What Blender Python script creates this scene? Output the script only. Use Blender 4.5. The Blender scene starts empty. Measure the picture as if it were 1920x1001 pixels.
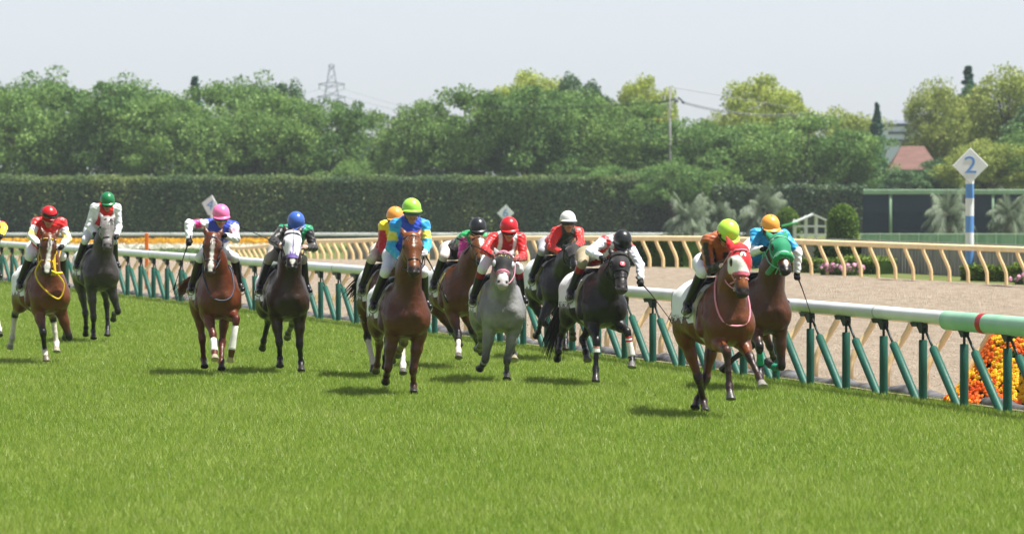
import bpy, math, random
import numpy as np
from mathutils import Vector, Matrix
R = math.radians
scene = bpy.context.scene
COL = scene.collection

# ------------------------------------------------------------------ camera, sky, sun, exposure
cam_data = bpy.data.cameras.new('camera')
cam = bpy.data.objects.new('camera', cam_data)
COL.objects.link(cam)
cam.location = (0, 0, 2.65)
cam.rotation_euler = (R(90) - math.atan(152.5 / 8000), 0, 0)
cam_data.sensor_width = 36
cam_data.lens = 36 * 8000 / 1920
cam_data.clip_start = 0.5
cam_data.clip_end = 12000
cam_data.dof.use_dof = True
cam_data.dof.focus_distance = 56
cam_data.dof.aperture_fstop = 3.8
scene.camera = cam

SUN_EL, SUN_AZ = 67, 97            # azimuth measured clockwise from +Y (the view direction)
world = bpy.data.worlds.new('World')
scene.world = world
world.use_nodes = True
wn = world.node_tree
bg = wn.nodes['Background']
sky = wn.nodes.new('ShaderNodeTexSky')
sky.sky_type = 'NISHITA'
sky.sun_disc = False
sky.sun_elevation = R(SUN_EL)
sky.sun_rotation = R(SUN_AZ)
sky.altitude = 0
sky.air_density = 0.75
sky.dust_density = 0.3
sky.ozone_density = 10.0
hs = wn.nodes.new('ShaderNodeHueSaturation')
hs.inputs['Saturation'].default_value = 0.24
wn.links.new(sky.outputs[0], hs.inputs['Color'])
wn.links.new(hs.outputs[0], bg.inputs[0])
bg.inputs[1].default_value = 0.074

sun_data = bpy.data.lights.new('sun', 'SUN')
sun_data.energy = 5.0
sun_data.angle = R(0.6)
sun_data.color = (1.0, 0.965, 0.90)
sun = bpy.data.objects.new('sun', sun_data)
COL.objects.link(sun)
_d = Vector((math.sin(R(SUN_AZ)) * math.cos(R(SUN_EL)), math.cos(R(SUN_AZ)) * math.cos(R(SUN_EL)), math.sin(R(SUN_EL))))
sun.rotation_euler = _d.to_track_quat('Z', 'Y').to_euler()
sun.location = _d * 300

scene.view_settings.view_transform = 'Standard'
scene.view_settings.look = 'None'
scene.view_settings.gamma = 1
scene.view_settings.exposure = 0.95
scene.cycles.max_bounces = 6
scene.cycles.transparent_max_bounces = 6
scene.cycles.volume_bounces = 0

# ------------------------------------------------------------------ helpers: colour, materials
def lin(c):
    if isinstance(c, str):
        c = tuple(int(c[i:i + 2], 16) / 255 for i in (0, 2, 4))
    return tuple((x / 12.92 if x <= 0.04045 else ((x + 0.055) / 1.055) ** 2.4) for x in c)

def principled(name):
    m = bpy.data.materials.new(name)
    m.use_nodes = True
    return m, m.node_tree, m.node_tree.nodes['Principled BSDF']

def mat(name, c, rough=0.6, var=0.12, scale=6.0, bump=0.0, bscale=40.0, spec=0.4, metal=0.0, sheen=0.0, c2=None, stretch=(1, 1, 1), detail=5.0):
    """a plain surface: base colour varied by noise, optional bump"""
    m, t, b = principled(name)
    c = lin(c)
    tc = t.nodes.new('ShaderNodeTexCoord')
    mp = t.nodes.new('ShaderNodeMapping')
    mp.inputs['Scale'].default_value = stretch
    t.links.new(tc.outputs['Object'], mp.inputs[0])
    nz = t.nodes.new('ShaderNodeTexNoise')
    nz.inputs['Scale'].default_value = scale
    nz.inputs['Detail'].default_value = detail
    t.links.new(mp.outputs[0], nz.inputs['Vector'])
    rp = t.nodes.new('ShaderNodeValToRGB')
    lo = tuple(x * (1 - var) for x in c) if c2 is None else lin(c2)
    hi = tuple(min(1, x * (1 + var)) for x in c) if c2 is None else c
    rp.color_ramp.elements[0].position = 0.32
    rp.color_ramp.elements[1].position = 0.68
    rp.color_ramp.elements[0].color = (*lo, 1)
    rp.color_ramp.elements[1].color = (*hi, 1)
    t.links.new(nz.outputs[0], rp.inputs[0])
    t.links.new(rp.outputs[0], b.inputs['Base Color'])
    b.inputs['Roughness'].default_value = rough
    b.inputs['Specular IOR Level'].default_value = spec
    b.inputs['Metallic'].default_value = metal
    b.inputs['Sheen Weight'].default_value = sheen
    if bump:
        n2 = t.nodes.new('ShaderNodeTexNoise')
        n2.inputs['Scale'].default_value = bscale
        n2.inputs['Detail'].default_value = 4
        t.links.new(mp.outputs[0], n2.inputs['Vector'])
        bp = t.nodes.new('ShaderNodeBump')
        bp.inputs['Strength'].default_value = bump
        bp.inputs['Distance'].default_value = 0.02
        t.links.new(n2.outputs[0], bp.inputs['Height'])
        t.links.new(bp.outputs[0], b.inputs['Normal'])
    return m

def vc_mat(name, rough=0.5, spec=0.4, var=0.15, scale=14.0, bump=0.0, bscale=30.0, sheen=0.0, stretch=(1, 1, 1), coat=0.0):
    """surface coloured by its own pattern (colour attribute 'Col'), varied by noise"""
    m, t, b = principled(name)
    a = t.nodes.new('ShaderNodeAttribute')
    a.attribute_name = 'Col'
    tc = t.nodes.new('ShaderNodeTexCoord')
    mp = t.nodes.new('ShaderNodeMapping')
    mp.inputs['Scale'].default_value = stretch
    t.links.new(tc.outputs['Object'], mp.inputs[0])
    nz = t.nodes.new('ShaderNodeTexNoise')
    nz.inputs['Scale'].default_value = scale
    nz.inputs['Detail'].default_value = 6
    t.links.new(mp.outputs[0], nz.inputs['Vector'])
    mr = t.nodes.new('ShaderNodeMapRange')
    mr.inputs['From Min'].default_value = 0.3
    mr.inputs['From Max'].default_value = 0.7
    mr.inputs['To Min'].default_value = 1 - var
    mr.inputs['To Max'].default_value = 1 + var
    t.links.new(nz.outputs[0], mr.inputs['Value'])
    mx = t.nodes.new('ShaderNodeMix')
    mx.data_type = 'RGBA'
    mx.blend_type = 'MULTIPLY'
    mx.inputs[0].default_value = 1
    t.links.new(a.outputs['Color'], mx.inputs[6])
    t.links.new(mr.outputs[0], mx.inputs[7])
    t.links.new(mx.outputs[2], b.inputs['Base Color'])
    b.inputs['Roughness'].default_value = rough
    b.inputs['Specular IOR Level'].default_value = spec
    b.inputs['Sheen Weight'].default_value = sheen
    b.inputs['Coat Weight'].default_value = coat
    if bump:
        n2 = t.nodes.new('ShaderNodeTexNoise')
        n2.inputs['Scale'].default_value = bscale
        n2.inputs['Detail'].default_value = 3
        t.links.new(mp.outputs[0], n2.inputs['Vector'])
        bp = t.nodes.new('ShaderNodeBump')
        bp.inputs['Strength'].default_value = bump
        bp.inputs['Distance'].default_value = 0.02
        t.links.new(n2.outputs[0], bp.inputs['Height'])
        t.links.new(bp.outputs[0], b.inputs['Normal'])
    return m

def leaf_mat(name, dark, mid, light, trans=0.25, rough=0.55, nscale=0.5):
    """leaves: every leaf its own shade between dark, mid and light, in larger drifts"""
    m, t, b = principled(name)
    g = t.nodes.new('ShaderNodeNewGeometry')
    tc = t.nodes.new('ShaderNodeTexCoord')
    nz = t.nodes.new('ShaderNodeTexNoise')
    nz.inputs['Scale'].default_value = nscale
    nz.inputs['Detail'].default_value = 3
    t.links.new(tc.outputs['Object'], nz.inputs['Vector'])
    ad = t.nodes.new('ShaderNodeMath')
    ad.operation = 'MULTIPLY_ADD'
    t.links.new(g.outputs['Random Per Island'], ad.inputs[0])
    ad.inputs[1].default_value = 0.5
    mr = t.nodes.new('ShaderNodeMapRange')
    mr.inputs['From Min'].default_value = 0.3
    mr.inputs['From Max'].default_value = 0.7
    mr.inputs['To Min'].default_value = 0
    mr.inputs['To Max'].default_value = 0.5
    t.links.new(nz.outputs[0], mr.inputs[0])
    t.links.new(mr.outputs[0], ad.inputs[2])
    rp = t.nodes.new('ShaderNodeValToRGB')
    e = rp.color_ramp.elements
    e[0].position = 0.1; e[0].color = (*lin(dark), 1)
    e[1].position = 0.9; e[1].color = (*lin(light), 1)
    k = e.new(0.5); k.color = (*lin(mid), 1)
    t.links.new(ad.outputs[0], rp.inputs[0])
    t.links.new(rp.outputs[0], b.inputs['Base Color'])
    b.inputs['Roughness'].default_value = rough
    b.inputs['Specular IOR Level'].default_value = 0.25
    if trans:
        tr = t.nodes.new('ShaderNodeBsdfTranslucent')
        t.links.new(rp.outputs[0], tr.inputs['Color'])
        mx = t.nodes.new('ShaderNodeMixShader')
        mx.inputs[0].default_value = trans
        t.links.new(b.outputs[0], mx.inputs[1])
        t.links.new(tr.outputs[0], mx.inputs[2])
        t.links.new(mx.outputs[0], t.nodes['Material Output'].inputs['Surface'])
    return m

# ------------------------------------------------------------------ helpers: objects
def link(o, parent=None):
    COL.objects.link(o)
    if parent is not None:
        o.parent = parent
    return o

def tag(o, label, cat, group=None):
    o['label'] = label
    o['category'] = cat
    if group:
        o['group'] = group
    return o

def struct(o, kind='structure'):
    o['kind'] = kind
    return o

def empty(name, loc, rz=0.0):
    o = bpy.data.objects.new(name, None)
    o.location = loc
    o.rotation_euler = (0, 0, rz)
    o.empty_display_size = 0.3
    return link(o)

def raw(name, verts, faces, mats, parent=None, smooth=False, midx=None, cols=None):
    """one mesh object from arrays; faces is a list, or an (N,k) integer array"""
    me = bpy.data.meshes.new(name)
    verts = np.asarray(verts, dtype=np.float32)
    if isinstance(faces, np.ndarray):
        n, k = faces.shape
        me.vertices.add(len(verts))
        me.vertices.foreach_set('co', verts.ravel())
        me.loops.add(n * k)
        me.loops.foreach_set('vertex_index', faces.astype(np.int32).ravel())
        me.polygons.add(n)
        me.polygons.foreach_set('loop_start', np.arange(0, n * k, k, dtype=np.int32))
        me.update(calc_edges=True)
    else:
        me.from_pydata([tuple(map(float, v)) for v in verts], [], [tuple(int(i) for i in f) for f in faces])
        me.update()
    if not isinstance(mats, (list, tuple)):
        mats = [mats]
    for m in mats:
        me.materials.append(m)
    if midx is not None:
        me.polygons.foreach_set('material_index', np.asarray(midx, dtype=np.int32))
    if smooth:
        me.polygons.foreach_set('use_smooth', np.ones(len(me.polygons), dtype=bool))
    if cols is not None:
        a = me.color_attributes.new('Col', 'FLOAT_COLOR', 'POINT')
        c4 = np.ones((len(verts), 4), dtype=np.float32)
        c4[:, :3] = cols
        a.data.foreach_set('color', c4.ravel())
    me.validate()
    return link(bpy.data.objects.new(name, me), parent)

class MB:
    """collects shapes into ONE mesh"""
    def __init__(self):
        self.v, self.f, self.m = [], [], []
    def add(self, vs, fs, mi=0):
        o = len(self.v)
        self.v += [tuple(map(float, v)) for v in vs]
        self.f += [tuple(i + o for i in f) for f in fs]
        self.m += [mi] * len(fs)
    def box(self, c, s, rz=0.0, mi=0, bev=0.0, M=None):
        x, y, z = s[0] / 2, s[1] / 2, s[2] / 2
        b = min(bev, x * 0.9, y * 0.9, z * 0.9)
        if b:
            pr = [(-x, -y + b), (-x + b, -y), (x - b, -y), (x, -y + b), (x, y - b), (x - b, y), (-x + b, y), (-x, y - b)]
            inn = [(px * (x - b) / x, py * (y - b) / y) for px, py in pr]
            rings = [(inn, -z), (pr, -z + b), (pr, z - b), (inn, z)]
        else:
            pr = [(-x, -y), (x, -y), (x, y), (-x, y)]
            rings = [(pr, -z), (pr, z)]
        n = len(pr)
        vs = [(px, py, zz) for r_, zz in rings for px, py in r_]
        fs = [tuple(range(n))[::-1], tuple(range((len(rings) - 1) * n, len(rings) * n))]
        for k in range(len(rings) - 1):
            for i in range(n):
                j = (i + 1) % n
                fs.append((k * n + i, k * n + j, (k + 1) * n + j, (k + 1) * n + i))
        T = M if M is not None else Matrix.Translation(c) @ Matrix.Rotation(rz, 4, 'Z')
        self.add([T @ Vector(v) for v in vs], fs, mi)
    def tube(self, pts, rad, n=8, mi=0, cap=True):
        pts = [Vector(p) for p in pts]
        if not isinstance(rad, (list, tuple)):
            rad = [rad] * len(pts)
        vs, fs = [], []
        prev = None
        for i, p in enumerate(pts):
            d = (pts[min(i + 1, len(pts) - 1)] - pts[max(i - 1, 0)])
            d = d.normalized() if d.length > 1e-9 else Vector((0, 0, 1))
            a = prev if prev is not None else (Vector((0, 0, 1)) if abs(d.z) < 0.9 else Vector((1, 0, 0)))
            a = (a - d * a.dot(d))
            a = a.normalized() if a.length > 1e-6 else d.orthogonal().normalized()
            prev = a
            b = d.cross(a)
            for k in range(n):
                t = 2 * math.pi * k / n
                vs.append(p + (a * math.cos(t) + b * math.sin(t)) * rad[i])
        for i in range(len(pts) - 1):
            for k in range(n):
                j = (k + 1) % n
                fs.append((i * n + k, i * n + j, (i + 1) * n + j, (i + 1) * n + k))
        if cap:
            fs.append(tuple(range(n))[::-1])
            fs.append(tuple(range((len(pts) - 1) * n, len(pts) * n)))
        self.add(vs, fs, mi)
    def loop(self, pts, rad, n=6, mi=0):
        """closed tube"""
        pts = [Vector(p) for p in pts]
        N = len(pts)
        c = sum(pts, Vector()) / N
        vs, fs = [], []
        for i, p in enumerate(pts):
            d = (pts[(i + 1) % N] - pts[i - 1]).normalized()
            a = (p - c)
            a = (a - d * a.dot(d)).normalized()
            b = d.cross(a)
            for k in range(n):
                t = 2 * math.pi * k / n
                vs.append(p + (a * math.cos(t) + b * math.sin(t)) * rad)
        for i in range(N):
            for k in range(n):
                j = (k + 1) % n
                i2 = (i + 1) % N
                fs.append((i * n + k, i * n + j, i2 * n + j, i2 * n + k))
        self.add(vs, fs, mi)
    def build(self, name, mats, parent=None, smooth=False):
        o = raw(name, self.v, self.f, mats, parent, smooth, self.m)
        return o

def smooth_by_angle(o, ang=40):
    o.data.polygons.foreach_set('use_smooth', np.ones(len(o.data.polygons), dtype=bool))
    try:
        o.data.set_sharp_from_angle(angle=R(ang))
    except Exception:
        pass
    return o

def grid_faces(nu, nv, closed=False):
    fs = []
    for i in range(nu - 1):
        for j in range(nv if closed else nv - 1):
            k = (j + 1) % nv
            fs.append((i * nv + j, i * nv + k, (i + 1) * nv + k, (i + 1) * nv + j))
    return fs

def text_mesh(body, size, extrude=0.0, bold=0.0):
    cu = bpy.data.curves.new('lettering', 'FONT')
    cu.body = body
    cu.size = size
    cu.extrude = extrude
    cu.offset = bold
    cu.align_x = 'CENTER'
    cu.align_y = 'CENTER'
    cu.resolution_u = 6
    ob = bpy.data.objects.new('lettering', cu)
    COL.objects.link(ob)
    bpy.context.view_layer.update()
    dg = bpy.context.evaluated_depsgraph_get()
    me = bpy.data.meshes.new_from_object(ob.evaluated_get(dg))
    vs = [v.co.copy() for v in me.vertices]
    fs = [tuple(p.vertices) for p in me.polygons]
    bpy.data.objects.remove(ob)
    bpy.data.curves.remove(cu)
    bpy.data.meshes.remove(me)
    return vs, fs

# ------------------------------------------------------------------ helpers: smooth bodies (signed distance field -> surface net)
class Field:
    def __init__(s, lo, hi, h):
        s.o = np.array(lo, dtype=np.float64)
        s.h = h
        s.n = np.ceil((np.array(hi) - s.o) / h).astype(int) + 1
        s.F = np.full(tuple(s.n), 1.0, dtype=np.float32)
        s.best = np.full(tuple(s.n), 9.0, dtype=np.float32)
        s.T = np.zeros(tuple(s.n), dtype=np.int16)
    def copy(s):
        c = Field.__new__(Field)
        c.o, c.h, c.n = s.o, s.h, s.n
        c.F, c.best, c.T = s.F.copy(), s.best.copy(), s.T.copy()
        return c
    def _sub(s, lo, hi):
        a = np.maximum(np.floor((np.array(lo) - s.o) / s.h).astype(int), 0)
        b = np.minimum(np.ceil((np.array(hi) - s.o) / s.h).astype(int) + 1, s.n)
        if np.any(b <= a):
            return None
        sl = tuple(slice(int(i), int(j)) for i, j in zip(a, b))
        ax = [s.o[k] + s.h * np.arange(a[k], b[k], dtype=np.float32) for k in range(3)]
        return sl, np.meshgrid(*ax, indexing='ij')
    def cap(s, p0, p1, r0, r1=None, k=0.03, tagid=0, sy=1.0, n=(0, 1, 0), off=0.0, dent=False):
        """tapered capsule; sy flattens it along n"""
        r1 = r0 if r1 is None else r1
        r0, r1 = r0 + off, r1 + off
        p0, p1 = np.array(p0, float), np.array(p1, float)
        rm = max(r0, r1) * max(1.0, sy) + k * 1.5 + 3 * s.h
        q = s._sub(np.minimum(p0, p1) - rm, np.maximum(p0, p1) + rm)
        if q is None:
            return
        sl, (X, Y, Z) = q
        d = p1 - p0
        L2 = float(d @ d)
        x, y, z = X - p0[0], Y - p0[1], Z - p0[2]
        t = np.clip((x * d[0] + y * d[1] + z * d[2]) / L2, 0, 1) if L2 > 1e-10 else np.zeros_like(x)
        x, y, z = x - t * d[0], y - t * d[1], z - t * d[2]
        e2 = 0
        if sy != 1.0:
            nn = np.array(n, float); nn /= np.linalg.norm(nn)
            e = x * nn[0] + y * nn[1] + z * nn[2]
            e2 = e * e * (1 / (sy * sy) - 1)
        D = (np.sqrt(np.maximum(x * x + y * y + z * z + e2, 0)) - (r0 + (r1 - r0) * t)).astype(np.float32)
        if sy < 1:
            D *= (0.5 + 0.5 * sy)
        G = s.F[sl]
        if dent:
            s.F[sl] = np.maximum(G, -D)
            return
        kk = max(k, 1e-4)
        hh = np.maximum(kk - np.abs(G - D), 0) / kk
        s.F[sl] = np.minimum(G, D) - hh * hh * kk * 0.25
        B = s.best[sl]
        w = D < B
        B[w] = D[w]
        s.T[sl][w] = tagid
    def trim(s, p, nrm, rad):
        """flat cut within rad of p"""
        p, nrm = np.array(p, float), np.array(nrm, float)
        q = s._sub(p - rad, p + rad)
        if q is None: return
        sl, (X, Y, Z) = q
        D = ((X - p[0]) * nrm[0] + (Y - p[1]) * nrm[1] + (Z - p[2]) * nrm[2]).astype(np.float32)
        near = (X - p[0]) ** 2 + (Y - p[1]) ** 2 + (Z - p[2]) ** 2 < rad * rad
        s.F[sl] = np.where(near, np.maximum(s.F[sl], D), s.F[sl])
    def cut(s, p, nrm):
        """keep only the side nrm points away from"""
        p, nrm = np.array(p, float), np.array(nrm, float)
        nrm /= np.linalg.norm(nrm)
        ax = [s.o[k] + s.h * np.arange(s.n[k], dtype=np.float32) for k in range(3)]
        D = ((ax[0] - p[0]) * nrm[0])[:, None, None] + ((ax[1] - p[1]) * nrm[1])[None, :, None] + ((ax[2] - p[2]) * nrm[2])[None, None, :]
        s.F = np.maximum(s.F, D.astype(np.float32))
    def hit(s, c, d, r0=0.9, r1=0.02):
        """first surface met coming from outside towards c along -d; distance from c"""
        c, d = np.array(c, float), np.array(d, float)
        d = d / np.linalg.norm(d)
        rs = np.arange(r0, r1, -s.h * 0.6)
        P = c + rs[:, None] * d
        I = np.rint((P - s.o) / s.h).astype(int)
        ok = np.all((I >= 0) & (I < s.n), axis=1)
        v = np.full(len(rs), 1.0)
        J = I[ok]
        v[ok] = s.F[J[:, 0], J[:, 1], J[:, 2]]
        w = np.where(v < 0)[0]
        if len(w) == 0:
            return r1
        i = w[0]
        return rs[i] + max(v[i], -s.h) * 1.0
    def mesh(s, relax=1):
        F = s.F
        ins = F < 0
        if not ins.any():
            return np.zeros((0, 3)), np.zeros((0, 4), int), np.zeros(0, int)
        idx = np.argwhere(ins)
        lo = np.maximum(idx.min(0) - 2, 0)
        hi = np.minimum(idx.max(0) + 3, s.n)
        F = F[lo[0]:hi[0], lo[1]:hi[1], lo[2]:hi[2]]
        ins = F < 0
        c8 = [(0, 0, 0), (1, 0, 0), (0, 1, 0), (1, 1, 0), (0, 0, 1), (1, 0, 1), (0, 1, 1), (1, 1, 1)]
        n = np.array(F.shape) - 1
        cnt = np.zeros(tuple(n), np.int8)
        for a, b, c in c8:
            cnt += ins[a:a + n[0], b:b + n[1], c:c + n[2]]
        act = (cnt > 0) & (cnt < 8)
        cells = np.argwhere(act)
        vid = np.full(tuple(n), -1, np.int64)
        vid[act] = np.arange(len(cells))
        vals = np.stack([F[cells[:, 0] + a, cells[:, 1] + b, cells[:, 2] + c] for a, b, c in c8], 1)
        P = np.zeros((len(cells), 3))
        N = np.zeros(len(cells))
        C8 = np.array(c8, float)
        for i in range(8):
            for j in range(i + 1, 8):
                if abs(C8[i] - C8[j]).sum() != 1:
                    continue
                fa, fb = vals[:, i], vals[:, j]
                w = (fa < 0) != (fb < 0)
                t = fa[w] / (fa[w] - fb[w])
                P[w] += C8[i] + t[:, None] * (C8[j] - C8[i])
                N[w] += 1
        P = P / N[:, None] + cells
        quads = []
        for ax in range(3):
            sl0 = [slice(None)] * 3; sl1 = [slice(None)] * 3
            sl0[ax] = slice(0, -1); sl1[ax] = slice(1, None)
            ed = ins[tuple(sl0)] != ins[tuple(sl1)]
            E = np.argwhere(ed)
            u, v = (ax + 1) % 3, (ax + 2) % 3
            E = E[(E[:, u] > 0) & (E[:, v] > 0) & (E[:, u] < n[u]) & (E[:, v] < n[v])]
            if not len(E):
                continue
            q = []
            for du, dv in ((-1, -1), (0, -1), (0, 0), (-1, 0)):
                g = E.copy(); g[:, u] += du; g[:, v] += dv
                q.append(vid[g[:, 0], g[:, 1], g[:, 2]])
            q = np.stack(q, 1)
            flip = ~ins[E[:, 0], E[:, 1], E[:, 2]]
            q[flip] = q[flip][:, ::-1]
            quads.append(q)
        Q = np.concatenate(quads)
        Q = Q[(Q >= 0).all(1)]
        for _ in range(relax):
            A = np.zeros_like(P); W = np.zeros(len(P))
            for a, b in ((0, 1), (1, 2), (2, 3), (3, 0)):
                np.add.at(A, Q[:, a], P[Q[:, b]]); np.add.at(W, Q[:, a], 1)
                np.add.at(A, Q[:, b], P[Q[:, a]]); np.add.at(W, Q[:, b], 1)
            P = 0.5 * P + 0.5 * A / np.maximum(W, 1)[:, None]
        V = (P + lo) * s.h + s.o
        I = np.clip(np.rint((V - s.o) / s.h).astype(int), 0, s.n - 1)
        T = s.T[I[:, 0], I[:, 1], I[:, 2]]
        return V, Q, T

def soften(cols, Q, it=1):
    for _ in range(it):
        A = np.zeros_like(cols); W = np.zeros(len(cols))
        for a, b in ((0, 1), (1, 2), (2, 3), (3, 0)):
            np.add.at(A, Q[:, a], cols[Q[:, b]]); np.add.at(W, Q[:, a], 1)
            np.add.at(A, Q[:, b], cols[Q[:, a]]); np.add.at(W, Q[:, b], 1)
        cols = 0.5 * cols + 0.5 * A / np.maximum(W, 1)[:, None]
    return cols

def nrm(v):
    v = np.array(v, float)
    return v / np.linalg.norm(v)
# ------------------------------------------------------------------ the ground
rng = np.random.default_rng(11)
random.seed(5)

def rail_x(y):
    return -4.777e-4 * y * y - 0.2132 * y + 17.76
_dp = np.polyfit([112.8, 127.7, 140, 170, 200, 225], [13.14, 8.75, 5.0, -2.76, -9.2, -14.3], 3)
def dirt_x(y):
    y = np.asarray(y, float)
    return np.where(y < 112, np.polyval(_dp, 112) + (y - 112) * -0.30, np.where(y > 225, np.polyval(_dp, 225) + (y - 225) * -0.2, np.polyval(_dp, np.clip(y, 112, 225))))
def gz(x, y):
    a = np.interp(y, [0, 135, 170, 200, 225, 260, 290, 330], [0, 0, -.33, -.8, -1.5, -1.6, -1.15, -1.0])
    b = np.interp(y, [0, 150, 260, 330], [0, 0, -1.0, -1.0])
    w = np.clip((x - dirt_x(y) - 8) / 20, 0, 1)
    return (1 - w) * a + w * b
def PX(px, y):                      # lateral place of a thing seen under a given bearing
    return (px - 960) / 8000 * y
def PZ(py, y):
    return 2.65 - (py - 348) * y / 8000

def strip(name, m, xa, xb, ys, nx=14, dz=0.0):
    V = []
    for y in ys:
        a, b = float(xa(y)), float(xb(y))
        for i in range(nx):
            x = a + (b - a) * i / (nx - 1)
            V.append((x, y, float(gz(x, y)) + dz))
    return struct(raw(name, V, np.array(grid_faces(len(ys), nx))[:, ::-1], m, smooth=True))

YS = list(np.concatenate([np.arange(18, 60, 2.0), np.arange(60, 140, 4.0), np.arange(140, 345, 5.0)]))
turf_soil = mat('turf soil', (.33, .42, .16), 0.95, 0.25, 1.5, spec=0.1)
strip('turf_track', turf_soil, lambda y: -70 - 0.1 * y, lambda y: rail_x(y) + 0.12, YS, 16, -0.035)

def sand_mat():
    m, t, b = principled('dirt track sand')
    tc = t.nodes.new('ShaderNodeTexCoord')
    mp = t.nodes.new('ShaderNodeMapping')
    mp.inputs['Rotation'].default_value = (0, 0, R(-17))
    mp.inputs['Scale'].default_value = (1.0, 0.28, 1)
    t.links.new(tc.outputs['Object'], mp.inputs[0])
    n1 = t.nodes.new('ShaderNodeTexNoise'); n1.inputs['Scale'].default_value = 3.2; n1.inputs['Detail'].default_value = 9; n1.inputs['Roughness'].default_value = .7
    n2 = t.nodes.new('ShaderNodeTexNoise'); n2.inputs['Scale'].default_value = 22; n2.inputs['Detail'].default_value = 5
    t.links.new(mp.outputs[0], n1.inputs['Vector']); t.links.new(tc.outputs['Object'], n2.inputs['Vector'])
    rp = t.nodes.new('ShaderNodeValToRGB')
    rp.color_ramp.elements[0].position = .33; rp.color_ramp.elements[1].position = .66
    rp.color_ramp.elements[0].color = (*lin((.61, .55, .48)), 1); rp.color_ramp.elements[1].color = (*lin((.72, .66, .59)), 1)
    t.links.new(n1.outputs[0], rp.inputs[0])
    t.links.new(rp.outputs[0], b.inputs['Base Color'])
    b.inputs['Roughness'].default_value = .95
    b.inputs['Specular IOR Level'].default_value = .1
    ad = t.nodes.new('ShaderNodeMath'); ad.operation = 'ADD'
    t.links.new(n1.outputs[0], ad.inputs[0]); t.links.new(n2.outputs[0], ad.inputs[1])
    bp = t.nodes.new('ShaderNodeBump'); bp.inputs['Strength'].default_value = 1.0; bp.inputs['Distance'].default_value = .16
    t.links.new(ad.outputs[0], bp.inputs['Height']); t.links.new(bp.outputs[0], b.inputs['Normal'])
    return m
sand = sand_mat()
# the raked dirt surface carries low harrow ridges running along the track
def dirt_sheet():
    V, n = [], 90
    ys = list(np.concatenate([np.arange(18, 140, 1.2), np.arange(140, 262, 2.5)]))
    for y in ys:
        a, b = rail_x(y) + 0.12, float(dirt_x(y)) + 0.6
        for i in range(n):
            x = a + (b - a) * i / (n - 1)
            edge = min(1, i / 4, (n - 1 - i) / 4)
            V.append((x, y, float(gz(x, y)) + edge * (0.014 * math.sin(x * 9 + y * 2.6) * math.sin(y * .8 + x * .9) + random.uniform(-.022, .022))))
    return struct(raw('dirt_track', V, np.array(grid_faces(len(ys), n))[:, ::-1], sand, smooth=True))
dirt_sheet()
lawn = mat('infield lawn', (.33, .39, .20), 0.95, 0.2, 0.8, spec=0.1, c2=(.40, .42, .25))
strip('infield_lawn', lawn, lambda y: float(dirt_x(y)) + 0.6, lambda y: 110 + .2 * y, YS, 40)
far_soil = mat('far ground', (.30, .36, .18), 0.95, 0.2, 0.05, spec=0.1)
def far_ground():
    xs = [-6000, -1500, -400, -120, 0, 120, 400, 1500, 6000]
    ys = [-400, 10, 200, 340, 500, 900, 2000, 5000, 9000]
    V = [(x, y, -2.4 if y < 340 else -1.02 - .0003 * (y - 340)) for y in ys for x in xs]
    return struct(raw('ground', V, np.array(grid_faces(len(ys), len(xs)))[:, ::-1], far_soil))
far_ground()

# ------------------------------------------------------------------ the white rail of the turf course
white_paint = mat('white rail', (.94, .95, .96), 0.3, 0.1, 1.4, spec=0.5, c2=(.82, .84, .84), detail=8, bump=.06, bscale=3)
green_rubber = mat('green post padding', (.05, .31, .255), 0.5, 0.14, 5, bump=0.15, bscale=30)
dark_steel = mat('dark green steel', (.07, .17, .15), 0.45, 0.2, 12)
red_band = mat('red rail band', (.72, .05, .12), 0.4, 0.1, 8)
wrap_base = mat('pale green rail wrap', (.64, .82, .70), 0.35, 0.18, 1.8, c2=(.50, .74, .62))
wrap_dark = mat('leaf green print', (.36, .60, .22), 0.4, 0.2, 3)
wrap_grey = mat('grey green print', (.55, .70, .55), 0.4, 0.18, 26, c2=(.42, .58, .44), stretch=(1, 1, .2))
cream = mat('cream rail', (.95, .86, .66), 0.45, 0.08, 3)
cream_post = mat('cream post', (.95, .83, .63), 0.5, 0.08, 4)

def tan_rail(y):
    d = Vector((-(2 * -4.777e-4 * y - 0.2132), -1, 0))
    return d.normalized()             # direction of running, towards the camera
Y0, Y1 = 43.5, 127.0
rail = empty('running_rail', (rail_x(55), 55, 0))
tag(rail, 'white running rail on green padded posts between the turf and the sand track', 'rail')
RI = Matrix.Translation(rail.location).inverted()
def rl(p):
    return RI @ Vector(p)
RH = 1.03
m_ = MB()
YW = 52.22
m_.tube([rl((rail_x(y), y, RH)) for y in np.arange(YW, Y1, 1.0)], 0.085, 16)
smooth_by_angle(m_.build('rail_pipe', white_paint, rail))
m_ = MB()
for y in np.arange(54.6, Y1, 4.17):
    m_.tube([rl((rail_x(y), y, RH)), rl((rail_x(y + .05), y + .05, RH))], 0.0875, 16)
m_.build('pipe_joint', mat('rail joint', (.70, .72, .72), .5, .1, 6), rail, True)
m_ = MB()
def wrap_ring(y, ext=0.0):
    t = tan_rail(y); s_ = Vector((-t.y, t.x, 0)) * -1
    c = Vector((rail_x(y), y, RH - .028))
    out = []
    for k in range(20):
        a = 2 * math.pi * k / 20
        out.append(rl(c + s_ * (math.cos(a) * (.095 + ext)) + Vector((0, 0, math.sin(a) * (.118 + ext)))))
    return out
ys = np.arange(Y0, YW + .35, 0.35)
vs = [p for y in ys for p in wrap_ring(y)]
m_.add(vs, grid_faces(len(ys), 20, True) + [tuple(range(20)), tuple(range(len(vs) - 20, len(vs)))[::-1]])
wrap = smooth_by_angle(m_.build('printed_sleeve', wrap_base, rail))
wrap['label'] = 'pale green printed sleeve wrapped round the near end of the rail'
m_ = MB()
ysr = (50.92, 51.06)
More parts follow.
